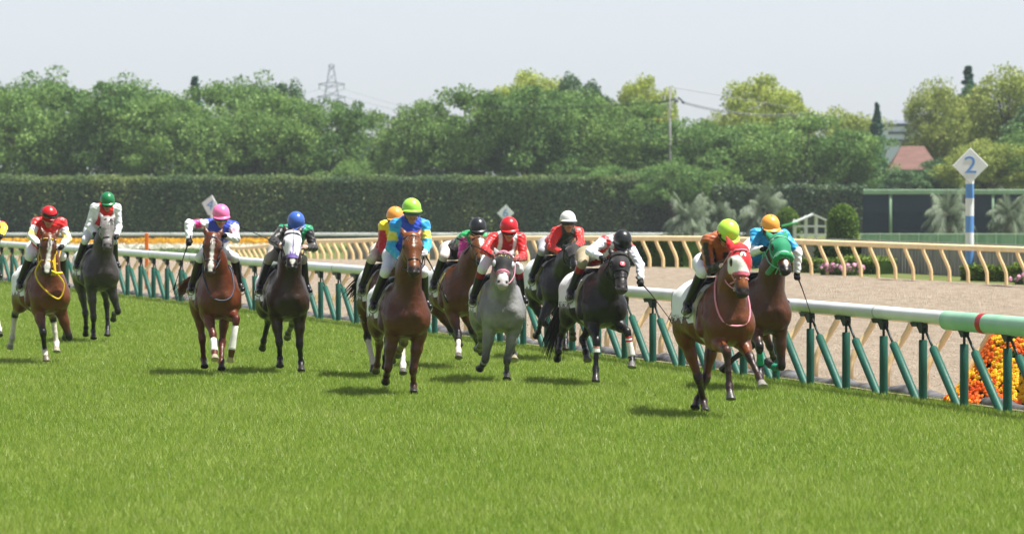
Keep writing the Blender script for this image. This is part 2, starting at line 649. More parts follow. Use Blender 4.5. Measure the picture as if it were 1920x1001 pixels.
vs = [p for y in ysr for p in wrap_ring(y, .006)]
m_.add(vs, grid_faces(2, 20, True) + [tuple(range(20)), tuple(range(20, 40))[::-1]])
smooth_by_angle(m_.build('red_band', red_band, rail))
def wrap_patch(y0, y1, a0, a1, m, e=.004):
    mm = MB()
    yy = np.linspace(y0, y1, 4); aa = np.linspace(a0, a1, 6)
    vs = []
    for y in yy:
        t = tan_rail(y); s_ = Vector((-t.y, t.x, 0)) * -1
        c = Vector((rail_x(y), y, RH - .028))
        for a in aa:
            a = R(a)
            vs.append(rl(c + s_ * (math.cos(a) * (.095 + e)) + Vector((0, 0, math.sin(a) * (.118 + e)))))
    mm.add(vs, grid_faces(4, 6))
    return mm.build('print_patch', m, wrap, True)
# prints face the turf side: the camera sees angles around 180-270 deg of the section
for a in ((51.85, 52.12, 195, 235, wrap_dark), (51.55, 51.66, 160, 222, wrap_dark), (51.2, 51.42, 165, 225, wrap_dark),
          (50.52, 50.88, 160, 228, wrap_grey), (50.2, 50.48, 160, 225, wrap_grey), (48.6, 50.16, 190, 250, wrap_dark), (47.2, 48.2, 160, 225, wrap_grey), (45.2, 46.8, 165, 225, wrap_dark)):
    wrap_patch(*a)

def post_mesh(y, brace):
    t = tan_rail(y)
    b = Vector((rail_x(y), y, -.05))
    top = Vector((rail_x(y), y, .93))
    if brace:
        foot = b + t * 1.16
        foot.x = rail_x(foot.y) + .03
        p0 = top - Vector((0, 0, .03)) + t * .03
        d = foot - p0
        s0 = p0 + d * .27
        return p0, s0, foot
    return top, Vector((b.x, b.y, .735)), b
yy = 50.25 - 1.39 * 4
NP = 0
while yy < Y1:
    for brace in (False, True):
        p0, s0, ft = post_mesh(yy, brace)
        a = MB(); a.tube([rl(p0), rl(s0 + (ft - s0) * .06)], .017, 8)
        st = a.build('brace' if brace else 'post', dark_steel, rail, True)
        a = MB()
        d = (ft - s0)
        a.tube([rl(s0), rl(s0 + d * .012), rl(s0 + d * .5), rl(ft)], [.046, .053, .054, .053], 12)
        smooth_by_angle(a.build('sleeve', green_rubber, st))
    t = tan_rail(yy)
    s_ = Vector((t.y, -t.x, 0))
    a = MB()
    c = Vector((rail_x(yy), yy, .925))
    prof = [(-.38, .02), (-.30, -.035), (-.12, -.03), (-.02, -.11), (.06, -.11), (.075, -.02), (.05, .025)]
    vs = [rl(c + t * u + Vector((0, 0, w)) + s_ * q) for q in (-.04, .04) for u, w in prof]
    n = len(prof)
    a.add(vs, [tuple(range(n)), tuple(range(n, 2 * n))[::-1]] + [(i, n + i, n + (i + 1) % n, (i + 1) % n) for i in range(n)])
    a.tube([rl(c + s_ * -.05 + t * -.1 + Vector((0, 0, -.01))), rl(c + s_ * .05 + t * -.1 + Vector((0, 0, -.01)))], .014, 8)
    a.build('bracket', dark_steel, rail)
    NP += 1
    yy += 1.39

# low dark edging along the foot of the posts
kerb_m = mat('dark grey edging', (.36, .36, .37), 0.95, 0.45, 5, bump=0.8, bscale=9, spec=.1)
V = []
ys = np.arange(Y0, Y1, .22)
for i, y in enumerate(ys):
    h = .10 + .045 * math.sin(i * .9) * math.sin(i * .37 + 1) + random.uniform(-.018, .018)
    w = .12 + random.uniform(-.02, .03)
    for k in range(7):
        a = math.pi * k / 6
        V.append((rail_x(y) + .34 - math.cos(a) * w + random.uniform(-.012, .012), y, -.03 + math.sin(a) * h))
o = raw('edging_kerb', V, grid_faces(len(ys), 7), kerb_m, smooth=True)
tag(o, 'low lumpy dark grey edging along the foot of the green posts', 'kerb')

# ------------------------------------------------------------------ cream rails of the dirt track
def goose_post(base, top, mm, rad):
    b, t_ = Vector(base), Vector(top)
    pts = []
    for k in range(9):
        s = k / 8
        w = 0 if s < .35 else ((s - .35) / .65)
        w = w * w * (3 - 2 * w) * .55 + w * .45
        p = b.lerp(t_, s)
        p.x = b.x + (t_.x - b.x) * w
        p.y = b.y + (t_.y - b.y) * w
        pts.append(p)
    mm.tube(pts, rad, 8)

outer = empty('dirt_track_rail', (rail_x(60) + .9, 60, 0))
tag(outer, 'cream rail on curved posts right behind the white running rail', 'rail')
OI = Vector(outer.location)
m_ = MB()
m_.tube([Vector((rail_x(y) + 1.02, y, .90)) - OI for y in np.arange(43, 126, 1.5)], .06, 12)
smooth_by_angle(m_.build('rail_pipe', cream, outer))
yy = 50.25 - 1.39 * 4 + .35
while yy < 125:
    a = MB()
    x = rail_x(yy) + .66
    goose_post(Vector((x, yy, -.1)) - OI, Vector((x + .34, yy + .07, .88)) - OI, a, .042)
    a.build('post', cream_post, outer, True)
    yy += 1.39

inner = empty('dirt_track_rail', (float(dirt_x(130)), 130, 0))
tag(inner, 'long cream rail on curved posts along the far edge of the sand track', 'rail')
II = Vector(inner.location)
m_ = MB()
ysd = np.concatenate([np.arange(92, 160, 2.0), np.arange(160, 232, 3.0)])
def dz_rail(y):
    return float(gz(float(dirt_x(y)), y))
m_.tube([Vector((float(dirt_x(y)), y, dz_rail(y) + float(np.interp(y, [140, 190], [.97, .84])))) - II for y in ysd], [float(np.interp(y, [115, 200], [.08, .095])) for y in ysd], 12)
smooth_by_angle(m_.build('rail_pipe', cream, inner))
yy = 96.0
while yy < 230:
    a = MB()
    x = float(dirt_x(yy)); z = dz_rail(yy)
    goose_post(Vector((x + .26, yy + .06, z - .1)) - II, Vector((x + .0, yy, z + float(np.interp(yy, [140, 190], [.95, .82])))) - II, a, float(np.interp(yy, [115, 200], [.048, .078])))
    a.build('post', cream_post, inner, True)
    yy += float(np.interp(yy, [113, 200], [1.18, 2.0]))

# ------------------------------------------------------------------ grey board fence behind it
board = mat('weathered grey boards', (.62, .62, .60), 0.9, 0.3, 2.2, c2=(.42, .43, .42), stretch=(6, 6, .4))
board_cap = mat('grey fence cap', (.55, .55, .54), 0.8, 0.15, 4)
fe = empty('board_fence', (float(dirt_x(140)) + 3.7, 140, 0))
tag(fe, 'weathered grey board fence with a flat cap behind the far cream rail', 'fence')
FI = Vector(fe.location)
panel, capm = MB(), MB()
yy = 98.0
fpos = lambda y: Vector((float(dirt_x(y)) + 3.9, y, float(gz(float(dirt_x(y)) + 3.9, y))))
while yy < 214:
    a, b = fpos(yy), fpos(yy + .235)
    d = (b - a); L = d.length; c = (a + b) / 2 - FI
    ang = math.atan2(d.y, d.x)
    panel.box(c + Vector((0, 0, .42 + random.uniform(-.01, .01))), (L * .93, .03, .9), ang + random.uniform(-.05, .05))
    yy += .25
panel.build('board_panel', board, fe)
yy = 98.0
while yy < 214:
    a, b = fpos(yy), fpos(yy + 2)
    d = (b - a); c = (a + b) / 2 - FI
    capm.box(c + Vector((0, 0, .93)), (d.length, .14, .07), math.atan2(d.y, d.x))
    yy += 2
capm.build('cap_rail', board_cap, fe)

# ------------------------------------------------------------------ foliage helpers
def leaf_quads(P, size, flat=0.35, asp=0.62):
    """one leaf-sized rhombus at every point of P"""
    n = len(P)
    a = rng.normal(size=(n, 3)); a[:, 2] *= (1 - flat)
    a /= np.linalg.norm(a, axis=1)[:, None]
    b = rng.normal(size=(n, 3))
    b -= a * (a * b).sum(1)[:, None]
    b /= np.linalg.norm(b, axis=1)[:, None]
    s = (size * rng.uniform(.6, 1.35, n))[:, None]
    V = np.stack([P - a * s, P + b * s * asp, P + a * s, P - b * s * asp], 1).reshape(-1, 3)
    F = np.arange(4 * n).reshape(n, 4)
    return V, F

def clump_points(C, rad, n, flat):
    """n points spread through each of the ellipsoid clumps (denser to the outside)"""
    k = len(C)
    d = rng.normal(size=(k, n, 3))
    d /= np.linalg.norm(d, axis=2)[:, :, None]
    r = rng.uniform(.25, 1, (k, n, 1)) ** .6
    sc = np.stack([rad, rad, rad * flat], 1)[:, None, :]
    return (C[:, None, :] + d * r * sc).reshape(-1, 3)

bark = mat('tree bark', (.30, .25, .20), 0.9, 0.3, 3, bump=.6, bscale=10)
def limb_tree(name, h, wid, crown_m, kind, nleaf, leaf, seed):
    """a tree: tapered trunk with limbs, crown of many leaf clumps"""
    global rng
    keep, rng = rng, np.random.default_rng(seed)
    rr = random.Random(seed)
    root = empty(name, (0, 0, 0))
    tk = MB()
    C, Rd = [], []
    if kind == 'cone':
        tk.tube([(0, 0, -.2), (0, 0, h * .5), (0, 0, h * .95)], [.16, .1, .02], 7)
        for i in range(170):
            s = i / 170 * .985 + .01
            a = rr.uniform(0, 6.28)
            r = wid / 2 * (1 - s) ** .8 * rr.uniform(.2, .8)
            C.append((r * math.cos(a), r * math.sin(a), h * (.08 + .9 * s))); Rd.append(max(.10, wid * .22 * (1.06 - s)))
        flat = 1.2
    else:
        fork = h * (.26 if kind == 'spread' else .32)
        tr = h * .026
        lean = rr.uniform(-.3, .3)
        base = Vector((lean, 0, fork))
        tk.tube([(0, 0, -.3), (lean * .4, 0, fork * .5), base], [tr * 1.4, tr, tr * .85], 8)
        nl = rr.randint(6, 8)
        for i in range(nl):
            a = 6.283 * i / nl + rr.uniform(-.4, .4)
            reach = wid / 2 * rr.uniform(.5, .85)
            top = h * rr.uniform(.55, .88)
            if i == 0:
                reach *= .15; top = h * .90
            e = Vector((base.x + math.cos(a) * reach, math.sin(a) * reach, top))
            mid = base.lerp(e, .5) + Vector((0, 0, rr.uniform(-.05, .1) * h))
            tk.tube([base, base.lerp(mid, .6), mid, e], [tr * .6, tr * .45, tr * .32, tr * .08], 6)
            for s in (.35, .55, .75, .95, 1.0):
                p = (base.lerp(mid, s * 2) if s < .5 else mid.lerp(e, s * 2 - 1))
                for j in range(3):
                    q = p + Vector((rr.gauss(0, wid * .10), rr.gauss(0, wid * .10), rr.gauss(0, h * .05)))
                    C.append(tuple(q)); Rd.append(wid * rr.uniform(.07, .13))
                    if j == 0:
                        tk.tube([p, p.lerp(q, .5) + Vector((0, 0, .1)), q], [tr * .2, tr * .13, tr * .05], 5)
        # outer shell of clumps, for an uneven outline
        for i in range(40 if kind == 'spread' else 56):
            a = rr.uniform(0, 6.283)
            u = rr.uniform(-.35 if kind == 'dome' else -.45, 1)
            rad = math.sqrt(max(0, 1 - u * u)) if kind == 'dome' else (1 - max(0, u) ** 2.5) ** .6
            C.append((lean + math.cos(a) * rad * wid * .44 * rr.uniform(.8, 1.1), math.sin(a) * rad * wid * .44 * rr.uniform(.8, 1.1), h * (.60 + .36 * u * rr.uniform(.85, 1.05))))
            Rd.append(wid * rr.uniform(.085, .145))
        flat = .55 if kind == 'spread' else .8
    C, Rd = np.array(C), np.array(Rd)
    V, F = leaf_quads(clump_points(C, Rd, max(8, nleaf // len(C)), flat), leaf)
    tk.build('trunk', bark, root, True)
    raw('crown', V, F, crown_m, root)
    rng = keep
    return root

def copy_tree(o):
    c = o.copy(); COL.objects.link(c)
    for ch in o.children:
        d = ch.copy(); COL.objects.link(d); d.parent = c
        for g in ch.children:
            e = g.copy(); COL.objects.link(e); e.parent = d
    return c

# ------------------------------------------------------------------ trees behind the course
LM = [leaf_mat('cherry leaf', '4a6836', '70924a', '98b262', .35),
      leaf_mat('mid green leaf', '42622f', '648848', '8aa85c', .35),
      leaf_mat('yellow green leaf', '74883c', 'a0b04e', 'c2c860', .35),
      leaf_mat('dark green leaf', '385636', '527448', '70925c', .25),
      leaf_mat('bronze leaf', '6a7838', '90a04c', 'b2b862', .3),
      leaf_mat('blue conifer leaf', '315a51', '487763', '61907a', .15)]
TREES = {
 'cherry': [limb_tree('cherry_tree', 10, 10.5, LM[0], 'spread', 22000, .125, 21), limb_tree('cherry_tree', 10, 11, LM[0], 'spread', 22000, .125, 22), limb_tree('cherry_tree', 10, 10, LM[1], 'spread', 22000, .125, 23)],
 'dome': [limb_tree('camphor_tree', 12, 8.5, LM[2], 'dome', 22000, .12, 31), limb_tree('camphor_tree', 12, 9, LM[1], 'dome', 22000, .12, 32), limb_tree('camphor_tree', 12, 9, LM[4], 'dome', 21000, .12, 33)],
 'dark': [limb_tree('oak_tree', 11, 7, LM[3], 'dome', 21000, .12, 41)],
 'cone': [limb_tree('conifer_tree', 11, 3, LM[5], 'cone', 11000, .12, 51)],
}
used = set()
def plant(kind, i, px, top, Yd, wpx, label, rot=None):
    p = TREES[kind][i]
    if (kind, i) in used:
        o = copy_tree(p)
    else:
        o = p; used.add((kind, i))
    x = PX(px, Yd)
    z = float(gz(x, Yd)) if Yd < 330 else -1.0
    h = PZ(top, Yd) - z
    base_h = {'cherry': 10, 'dome': 12, 'dark': 11, 'cone': 11}[kind]
    base_w = {'cherry': 10.8, 'dome': 8.8, 'dark': 7, 'cone': 3}[kind]
    w = wpx * Yd / 8000
    o.location = (x, Yd, z)
    o.scale = (w / base_w, w / base_w, h / base_h)
    o.rotation_euler = (0, 0, rot if rot is not None else random.uniform(0, 6.28))
    tag(o, label, 'tree', 'trees behind the racecourse')
    return o
T = [
 # back row
 ('dome', 1, 78, 138, 392, 200, 'tall mid green tree rising at the far left end of the tree line'),
 ('dark', 0, -15, 150, 400, 120, 'dark tree peeping in at the left edge of the photo'),
 ('dome', 1, 250, 152, 396, 210, 'rounded tree behind the loose grey green tree on the left'),
 ('cone', 0, 366, 138, 388, 110, 'small pointed tree tip sticking up left of the pylon group'),
 ('dome', 1, 470, 146, 394, 170, 'round topped tree left of the dip where the pylon shows'),
 ('dark', 0, 535, 155, 398, 110, 'dark leaved tree nearest to the pylon, at the edge of the dip'),
 ('dome', 0, 985, 136, 404, 190, 'bright yellow green dome above the middle of the tree line'),
 ('dark', 0, 1065, 142, 398, 100, 'dark tufted tree just right of the bright yellow green dome'),
 ('dark', 0, 1112, 155, 396, 90, 'dark tree with two knobs between the yellow dome and the square topped tree'),
 ('dome', 0, 1210, 146, 402, 150, 'square topped yellow green tree left of the utility pole'),
 ('dome', 0, 1438, 144, 390, 190, 'big yellow green dome standing alone right of the utility pole'),
 ('dome', 2, 1345, 212, 398, 120, 'low bronze green tree in the gap under the wires'),
 ('dome', 2, 1570, 204, 392, 180, 'bronze leaved tree left of the narrow conifer'),
 ('cone', 0, 1644, 188, 384, 76, 'narrow dark conifer standing alone against the sky'),
 ('dome', 2, 1758, 150, 366, 140, 'loose pale yellowish tree right of the red roof'),
 ('cone', 0, 1815, 118, 398, 130, 'dark spiky conifer top between the two trees on the right'),
 ('dark', 0, 1822, 165, 376, 130, 'deep green tree directly behind the number 2 marker'),
 ('dome', 2, 1888, 126, 368, 190, 'tall olive green tree at the right edge of the photo'),
 ('dark', 0, 1945, 190, 360, 130, 'dark tree cut off by the right edge of the photo'),
 # front row of spreading cherries
 ('cherry', 0, 10, 168, 352, 250, 'spreading cherry tree at the left end of the clipped hedge'),
 ('cherry', 1, 120, 160, 356, 240, 'leafy cherry tree second from the left above the hedge'),
 ('cherry', 2, 215, 158, 352, 240, 'loose greyish tree with bare branches showing near the top'),
 ('cherry', 0, 320, 178, 348, 240, 'spreading cherry tree left of the small pointed tree tip'),
 ('cherry', 1, 420, 152, 354, 240, 'tall cherry tree above the chestnut horse with the pink capped jockey'),
 ('cherry', 0, 510, 175, 350, 220, 'spreading cherry tree above the horse in the white hood'),
 ('cherry', 2, 600, 190, 352, 210, 'lower cherry tree right below the pylon'),
 ('cherry', 1, 700, 206, 362, 150, 'thin low cherry tree in front of the grey house roof'),
 ('cherry', 0, 800, 188, 352, 190, 'cherry tree right of the grey roofed houses'),
 ('cherry', 1, 885, 160, 350, 230, 'cherry tree left of the bright yellow green dome'),
 ('cherry', 2, 985, 165, 346, 240, 'broad cherry tree in front of the bright yellow green dome'),
 ('cherry', 0, 1085, 170, 350, 240, 'broad cherry tree below the dark tree with two knobs'),
 ('cherry', 1, 1185, 185, 348, 220, 'cherry tree just left of the utility pole'),
 ('cherry', 2, 1300, 226, 344, 230, 'low cherry tree in front of the utility pole'),
 ('cherry', 0, 1405, 230, 346, 220, 'low cherry tree below the big lone yellow green dome'),
 ('cherry', 1, 1500, 212, 342, 260, 'wide fresh green tree left of the narrow conifer'),
 ('cherry', 2, 1595, 245, 338, 180, 'low tree with dark shade underneath left of the red roof'),
 ('dome', 1, 1265, 302, 327, 150, 'low green tree at the right end of the long clipped hedge'),
 ('cherry', 1, 1345, 318, 328, 130, 'low bushy tree behind the small palm'),
 ('cherry', 0, 652, 300, 333, 120, 'low leafy tree poking over the hedge beside the grey house roof'),
 ('cherry', 2, 1150, 312, 333, 170, 'low leafy tree poking over the hedge left of the utility pole'),
 ('dark', 0, 1690, 318, 336, 120, 'dark shrubby tree in front of the red roof'),
 ('dark', 0, 1755, 300, 338, 110, 'dark bushy tree right of the red roof'),
 ('dome', 2, 1845, 262, 334, 170, 'olive tree low behind the number 2 marker'),
 ('dome', 1, 1925, 240, 336, 170, 'green tree low at the right edge above the dark screen'),
]
for t_ in T:
    plant(*t_)

# ------------------------------------------------------------------ clipped hedge in front of the trees
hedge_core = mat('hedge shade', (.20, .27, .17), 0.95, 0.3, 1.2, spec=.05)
hedge_leaf = leaf_mat('hedge leaf', '4c684c', '68804c', '8c985a', .35, nscale=.32)
def hedge(name, x0, x1, y, z0, h, depth, nleaf, leaf, label, lm, core=None, cat='hedge', jig=.18, y1=None):
    y1 = y if y1 is None else y1
    root = empty(name, ((x0 + x1) / 2, (y + y1) / 2, z0))
    tag(root, label, cat)
    L = math.hypot(x1 - x0, y1 - y); ang = math.atan2(y1 - y, x1 - x0)
    root.rotation_euler = (0, 0, ang)
    n = max(4, int(L / .8)); k = 8
    V = []
    for i in range(n + 1):
        u = -L / 2 + L * i / n
        hh = h * (1 - .03 + random.uniform(-.02, .02))
        dd = depth / 2 * random.uniform(.88, 1)
        for a, b in ((-dd, -.1), (-dd, hh * .5), (-dd * .96, hh * .94), (-dd * .5, hh), (dd * .5, hh), (dd * .96, hh * .94), (dd, hh * .5), (dd, -.1)):
            V.append((u, a + random.uniform(-.05, .05), b))
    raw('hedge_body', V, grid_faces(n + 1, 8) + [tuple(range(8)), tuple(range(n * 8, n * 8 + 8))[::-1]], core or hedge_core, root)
    f = rng.uniform(size=nleaf)
    P = np.zeros((nleaf, 3))
    P[:, 0] = rng.uniform(-L / 2, L / 2, nleaf)
    top = f < .25
    P[:, 1] = np.where(top, rng.uniform(-depth / 2, depth / 2, nleaf), -depth / 2 + rng.normal(0, jig * .5, nleaf) + .10 * np.sin(P[:, 0] * 1.1) )
    P[:, 2] = np.where(top, h + rng.normal(0, jig * .6, nleaf) + .07 * np.sin(P[:, 0] * .9) + .05 * np.sin(P[:, 0] * 2.3), rng.uniform(0, h, nleaf))
    Vl, Fl = leaf_quads(P, leaf)
    raw('foliage', Vl, Fl, lm, root)
    return root
hedge('clipped_hedge', PX(-40, 331), PX(1330, 331), 331, -1.0, PZ(334, 331) + 1.0, 2.0, 60000, .10, 'tall clipped hedge running along the back of the course below the trees', hedge_leaf)
dark_hl = leaf_mat('dark hedge leaf', '3c5640', '52694a', '6c8056', .15, nscale=.3)
hedge('clipped_hedge', PX(1335, 326), PX(1625, 326), 326, -1.0, PZ(352, 326) + 1.0, 2.0, 12000, .13, 'darker clipped hedge behind the palms and the white arbour', dark_hl)

# ------------------------------------------------------------------ white rail and dark strip in front of the hedge
wf = empty('low_fence', (PX(640, 292), 292, -1.38))
tag(wf, 'far low fence with a white top board over dark netting in front of the hedge', 'fence')
white_matte = mat('white far board', (.86, .88, .88), 0.6, 0.2, 1.2)
net_dark = mat('dark green netting', (.15, .24, .21), 0.95, 0.25, 1.5)
x0, x1 = PX(-60, 292) - PX(640, 292), PX(1500, 292) - PX(640, 292)
a = MB(); a.box(((x0 + x1) / 2, 0, .69), (x1 - x0, .22, .2), bev=.03); a.build('top_board', white_matte, wf)
a = MB(); a.box(((x0 + x1) / 2, .05, .28), (x1 - x0, .05, .62)); a.build('netting', net_dark, wf)
x = x0
while x < x1:
    a = MB(); a.box((x, -.06, .3), (.09, .09, .72)); a.build('post', net_dark, wf)
    x += 1.9

# flower strips on the far side
yel = leaf_mat('yellow blossom', 'c8901c', 'e8b020', 'f4c840', .15)
whi = leaf_mat('white blossom', 'c8c4b4', 'e4e0d2', 'f2f0e8', .15)
grn = leaf_mat('bed leaf', '37502a', '50703a', '78904c', .2)
def flower_strip(name, px0, px1, ya, yb, h, n, m, label):
    P = np.zeros((n, 3))
    P[:, 1] = rng.uniform(ya, yb, n)
    P[:, 0] = (rng.uniform(px0, px1, n) - 960) / 8000 * P[:, 1]
    P[:, 2] = np.array([float(gz(p[0], p[1])) for p in P]) + rng.uniform(0, h, n)
    V, F = leaf_quads(P, .07)
    o = raw(name, V, F, m)
    struct(o, 'stuff'); tag(o, label, 'flower bed')
    return o
flower_strip('yellow_flowers', -40, 560, 283, 288, .32, 12000, yel, 'strip of yellow flowers in front of the far low fence')
flower_strip('white_flowers', -40, 560, 272, 278, .22, 9000, whi, 'strip of white flowers in front of the yellow ones')
flower_strip('bed_plants', 300, 700, 262, 268, .22, 5000, grn, 'low green plants in front of the white flowers')

# ------------------------------------------------------------------ number markers
blue_paint = mat('marker blue', (.38, .57, .82), 0.5, 0.1, 4)
white_sign = mat('marker white', (.88, .89, .90), 0.5, 0.06, 3)
def marker(px, pcy, Yd, digit, half, pole, label, yaw=0.0, roll=0.0):
    x = PX(px, Yd); z0 = float(gz(x, Yd)); zc = PZ(pcy, Yd)
    root = empty('distance_marker', (x, Yd, z0), yaw)
    tag(root, label, 'marker', 'distance markers along the course')
    h = zc - z0
    M = Matrix.Translation((0, -.17, h)) @ Matrix.Rotation(roll, 4, 'Y') @ Matrix.Rotation(R(45), 4, 'Y')
    a = MB(); s = half * math.sqrt(2)
    a.box((0, 0, 0), (s, .05, s), M=M, bev=.012)
    pan = a.build('panel', white_sign, root)
    vs, fs = text_mesh(digit, half * 1.35, .004)
    M2 = Matrix.Translation((0, -.20, h)) @ Matrix.Rotation(roll, 4, 'Y') @ Matrix.Rotation(R(90), 4, 'X') @ Matrix.Scale(1.12, 4, (1, 0, 0))
    a = MB(); a.add([M2 @ Vector(v) for v in vs], fs); a.build('number', blue_paint, pan)
    if pole:
        zz = [h + half * .2] + [PZ(p, Yd) - z0 for p in (345, 372, 405, 436, 460, 503)] + [-.3]
        prev = None
        for i in range(len(zz) - 1):
            a = MB()
            a.tube([(0, 0, zz[i]), (0, 0, zz[i + 1])], .125, 16)
            smooth_by_angle(a.build('pole_band', [white_sign, blue_paint][i % 2], root))
    else:
        a = MB(); a.tube([(0, 0, h), (0, 0, -.3)], .1, 12); smooth_by_angle(a.build('pole', white_sign, root))
    return root
marker(1818, 311, 124, '2', .52, True, 'blue and white striped pole with a white diamond reading 2')
marker(398, 385, 214, '4', .52, False, 'white diamond marker reading 4 behind the pink capped jockey', R(-30), R(12))
marker(948, 400, 276, '6', .55, False, 'small white diamond marker reading 6 above the red capped jockey on the grey')

# orange stake by the white rail
a = MB()
a.box((0, 0, .72), (.095, .06, 1.52), bev=.012)
o = a.build('orange_stake', mat('orange paint', (.86, .45, .12), .55, .12, 3))
o.location = (PX(275, 109.5), 109.5, -.05)
tag(o, 'upright orange stake standing just behind the white running rail', 'stake')

# ------------------------------------------------------------------ marigold mound at the near end of the rail
mx, my = PX(1948, 52.6), 52.6
mroot = empty('marigold_mound', (mx, my, 0))
tag(mroot, 'mound of orange and yellow marigolds behind the green posts at the right edge', 'flower mound')
HM, RM = 1.02, 1.15
def mound_r(z):
    return float(np.interp(z, [0, .1, .4, .76, .95, 1.02], [1.15, 1.02, .78, .57, .30, .03]))
V = []
for i in range(14):
    z = HM * i / 13 * .98
    for k in range(24):
        t = 6.283 * k / 24
        r = max(.03, mound_r(z) * .93)
        V.append((r * math.cos(t), r * math.sin(t), z - .05))
raw('leaf_bed', V, grid_faces(14, 24, True), mat('marigold leaves', (.16, .30, .10), .8, .4, 14, spec=.2), mroot, True)
lf = leaf_mat('marigold leaf', '24401c', '3c5c28', '5c7c38', .2, nscale=4)
P = []
while len(P) < 3500:
    z = random.uniform(0, HM); t = random.uniform(0, 6.283); r = mound_r(z) * random.uniform(.94, 1.03)
    P.append((r * math.cos(t), r * math.sin(t), z))
V, F = leaf_quads(np.array(P), .02)
o = raw('foliage', V, F, lf, mroot); o['kind'] = 'stuff'
def bloom(mb_v, mb_f, c, nrm_, rad):
    """a frilled flower head of stacked petals"""
    nv = Vector(nrm_).normalized(); a = nv.orthogonal().normalized(); b = nv.cross(a)
    c = Vector(c)
    o0 = len(mb_v)
    mb_v.append(tuple(c + nv * rad * .55))
    n = 8
    for ring, (rr_, hh) in enumerate(((.45, .5), (.8, .28), (1.0, .0))):
        for k in range(n):
            t = 6.283 * k / n + ring * .4
            w = rr_ * rad * random.uniform(.82, 1.15)
            mb_v.append(tuple(c + a * math.cos(t) * w + b * math.sin(t) * w + nv * rad * (hh + random.uniform(-.12, .12))))
    for k in range(n):
        mb_f.append((o0, o0 + 1 + k, o0 + 1 + (k + 1) % n))
        for ring in range(2):
            i0 = o0 + 1 + ring * n
            mb_f.append((i0 + k, i0 + n + k, i0 + n + (k + 1) % n, i0 + (k + 1) % n))
org = leaf_mat('orange petal', 'd84a0a', 'f06a10', 'f88820', .2, nscale=3)
yl2 = leaf_mat('yellow petal', 'e09a08', 'f4b810', 'f8d030', .2, nscale=3)
sets = {'orange': ([], []), 'yellow': ([], [])}
for i in range(3600):
    u = random.random()
    z = HM * (1 - math.sqrt(u)) * 1.0 if random.random() < .35 else random.uniform(0.0, HM * .97)
    t = random.uniform(0, 6.283); r = mound_r(z)
    if r < .05: continue
    c = Vector((r * math.cos(t), r * math.sin(t), z))
    n_ = Vector((math.cos(t), math.sin(t), .55 + z * .6))
    band = math.sin(t * 5 + z * 7) + math.sin(z * 11 + t * 2) * .7 + random.uniform(-.9, .9)
    key = 'orange' if band > 0 else 'yellow'
    bloom(*sets[key], c + n_.normalized() * .015, n_, random.uniform(.030, .046))
for key, m in (('orange', org), ('yellow', yl2)):
    o = raw('blossoms', sets[key][0], sets[key][1], m, mroot); o['kind'] = 'stuff'; o['label'] = key + ' marigold blossoms'

# ------------------------------------------------------------------ clipped domes, arbour, low hedges, pink flowers
dome_leaf = leaf_mat('box leaf', '3c5a1e', '5c7a2a', '84a03c', .2, nscale=1.2)
dome_core = mat('box shade', (.18, .26, .10), .95, .3, 3, spec=.05)
def dome(px, ptop, wpx, Yd, label):
    x = PX(px, Yd); z0 = float(gz(x, Yd)); h = PZ(ptop, Yd) - z0; r = wpx * Yd / 16000
    root = empty('clipped_bush', (x, Yd, z0)); tag(root, label, 'bush', 'clipped round bushes')
    prof = lambda s: r * (1.0 if s < .6 else math.sqrt(max(0, 1 - ((s - .6) / .4) ** 2)))
    V = [(prof(i / 14) * .93 * math.cos(6.283 * k / 20), prof(i / 14) * .93 * math.sin(6.283 * k / 20), h * i / 14 * .97) for i in range(15) for k in range(20)]
    raw('bush_body', V, grid_faces(15, 20, True), dome_core, root, True)
    P = []
    while len(P) < 5000:
        s = random.random(); t = random.uniform(0, 6.283)
        if random.random() > .25 + prof(s) / r: continue
        q = prof(s) * random.uniform(.93, 1.03)
        P.append((q * math.cos(t), q * math.sin(t), h * s * random.uniform(.98, 1.02)))
    V, F = leaf_quads(np.array(P), .05)
    raw('foliage', V, F, dome_leaf, root)
dome(1580, 383, 59, 200, 'clipped green dome bush right of the white arbour')
dome(1476, 389, 46, 214, 'clipped bush left of the white arbour behind the orange capped jockey')

ar = empty('garden_arbour', (PX(1520, 206), 206, float(gz(PX(1520, 206), 206))))
tag(ar, 'small white gabled arbour with a green awning between two clipped bushes', 'arbour')
wp = mat('arbour white', (.90, .91, .91), .55, .06, 3)
zt = lambda p: PZ(p, 206) - ar.location.z
hx = 33 * 206 / 8000
pz = lambda dx: dx * 206 / 8000
for dx in (-30, -9, 10, 30):
    for dy in (-.45, .45):
        a = MB(); a.box((pz(dx), dy, (zt(412 if abs(dx) > 15 else 405)) / 2), (.1, .1, zt(412 if abs(dx) > 15 else 405)), bev=.01); a.build('post', wp, ar)
for zz in (424, 440):
    a = MB(); a.box((0, -.5, zt(zz)), (2 * hx * .96, .05, .09)); a.build('cross_rail', wp, ar)
for s in (-1, 1):
    a = MB()
    A, B = Vector((0.1, 0, zt(402))), Vector((s * hx * 1.12 + .1, 0, zt(418)))
    d = B - A
    M = Matrix.Translation((A + B) / 2) @ Matrix.Rotation(-math.atan2(d.z, d.x), 4, 'Y')
    a.box((0, 0, 0), (d.length, 1.3, .07), M=M)
    a.build('roof_panel', wp, ar)
a = MB(); M = Matrix.Translation((pz(-42), -.5, zt(421))) @ Matrix.Rotation(R(-14), 4, 'Y')
a.box((0, 0, 0), (.75, .7, .1), M=M, bev=.03); a.build('awning', mat('green awning', (.18, .58, .30), .6, .12, 4), ar)

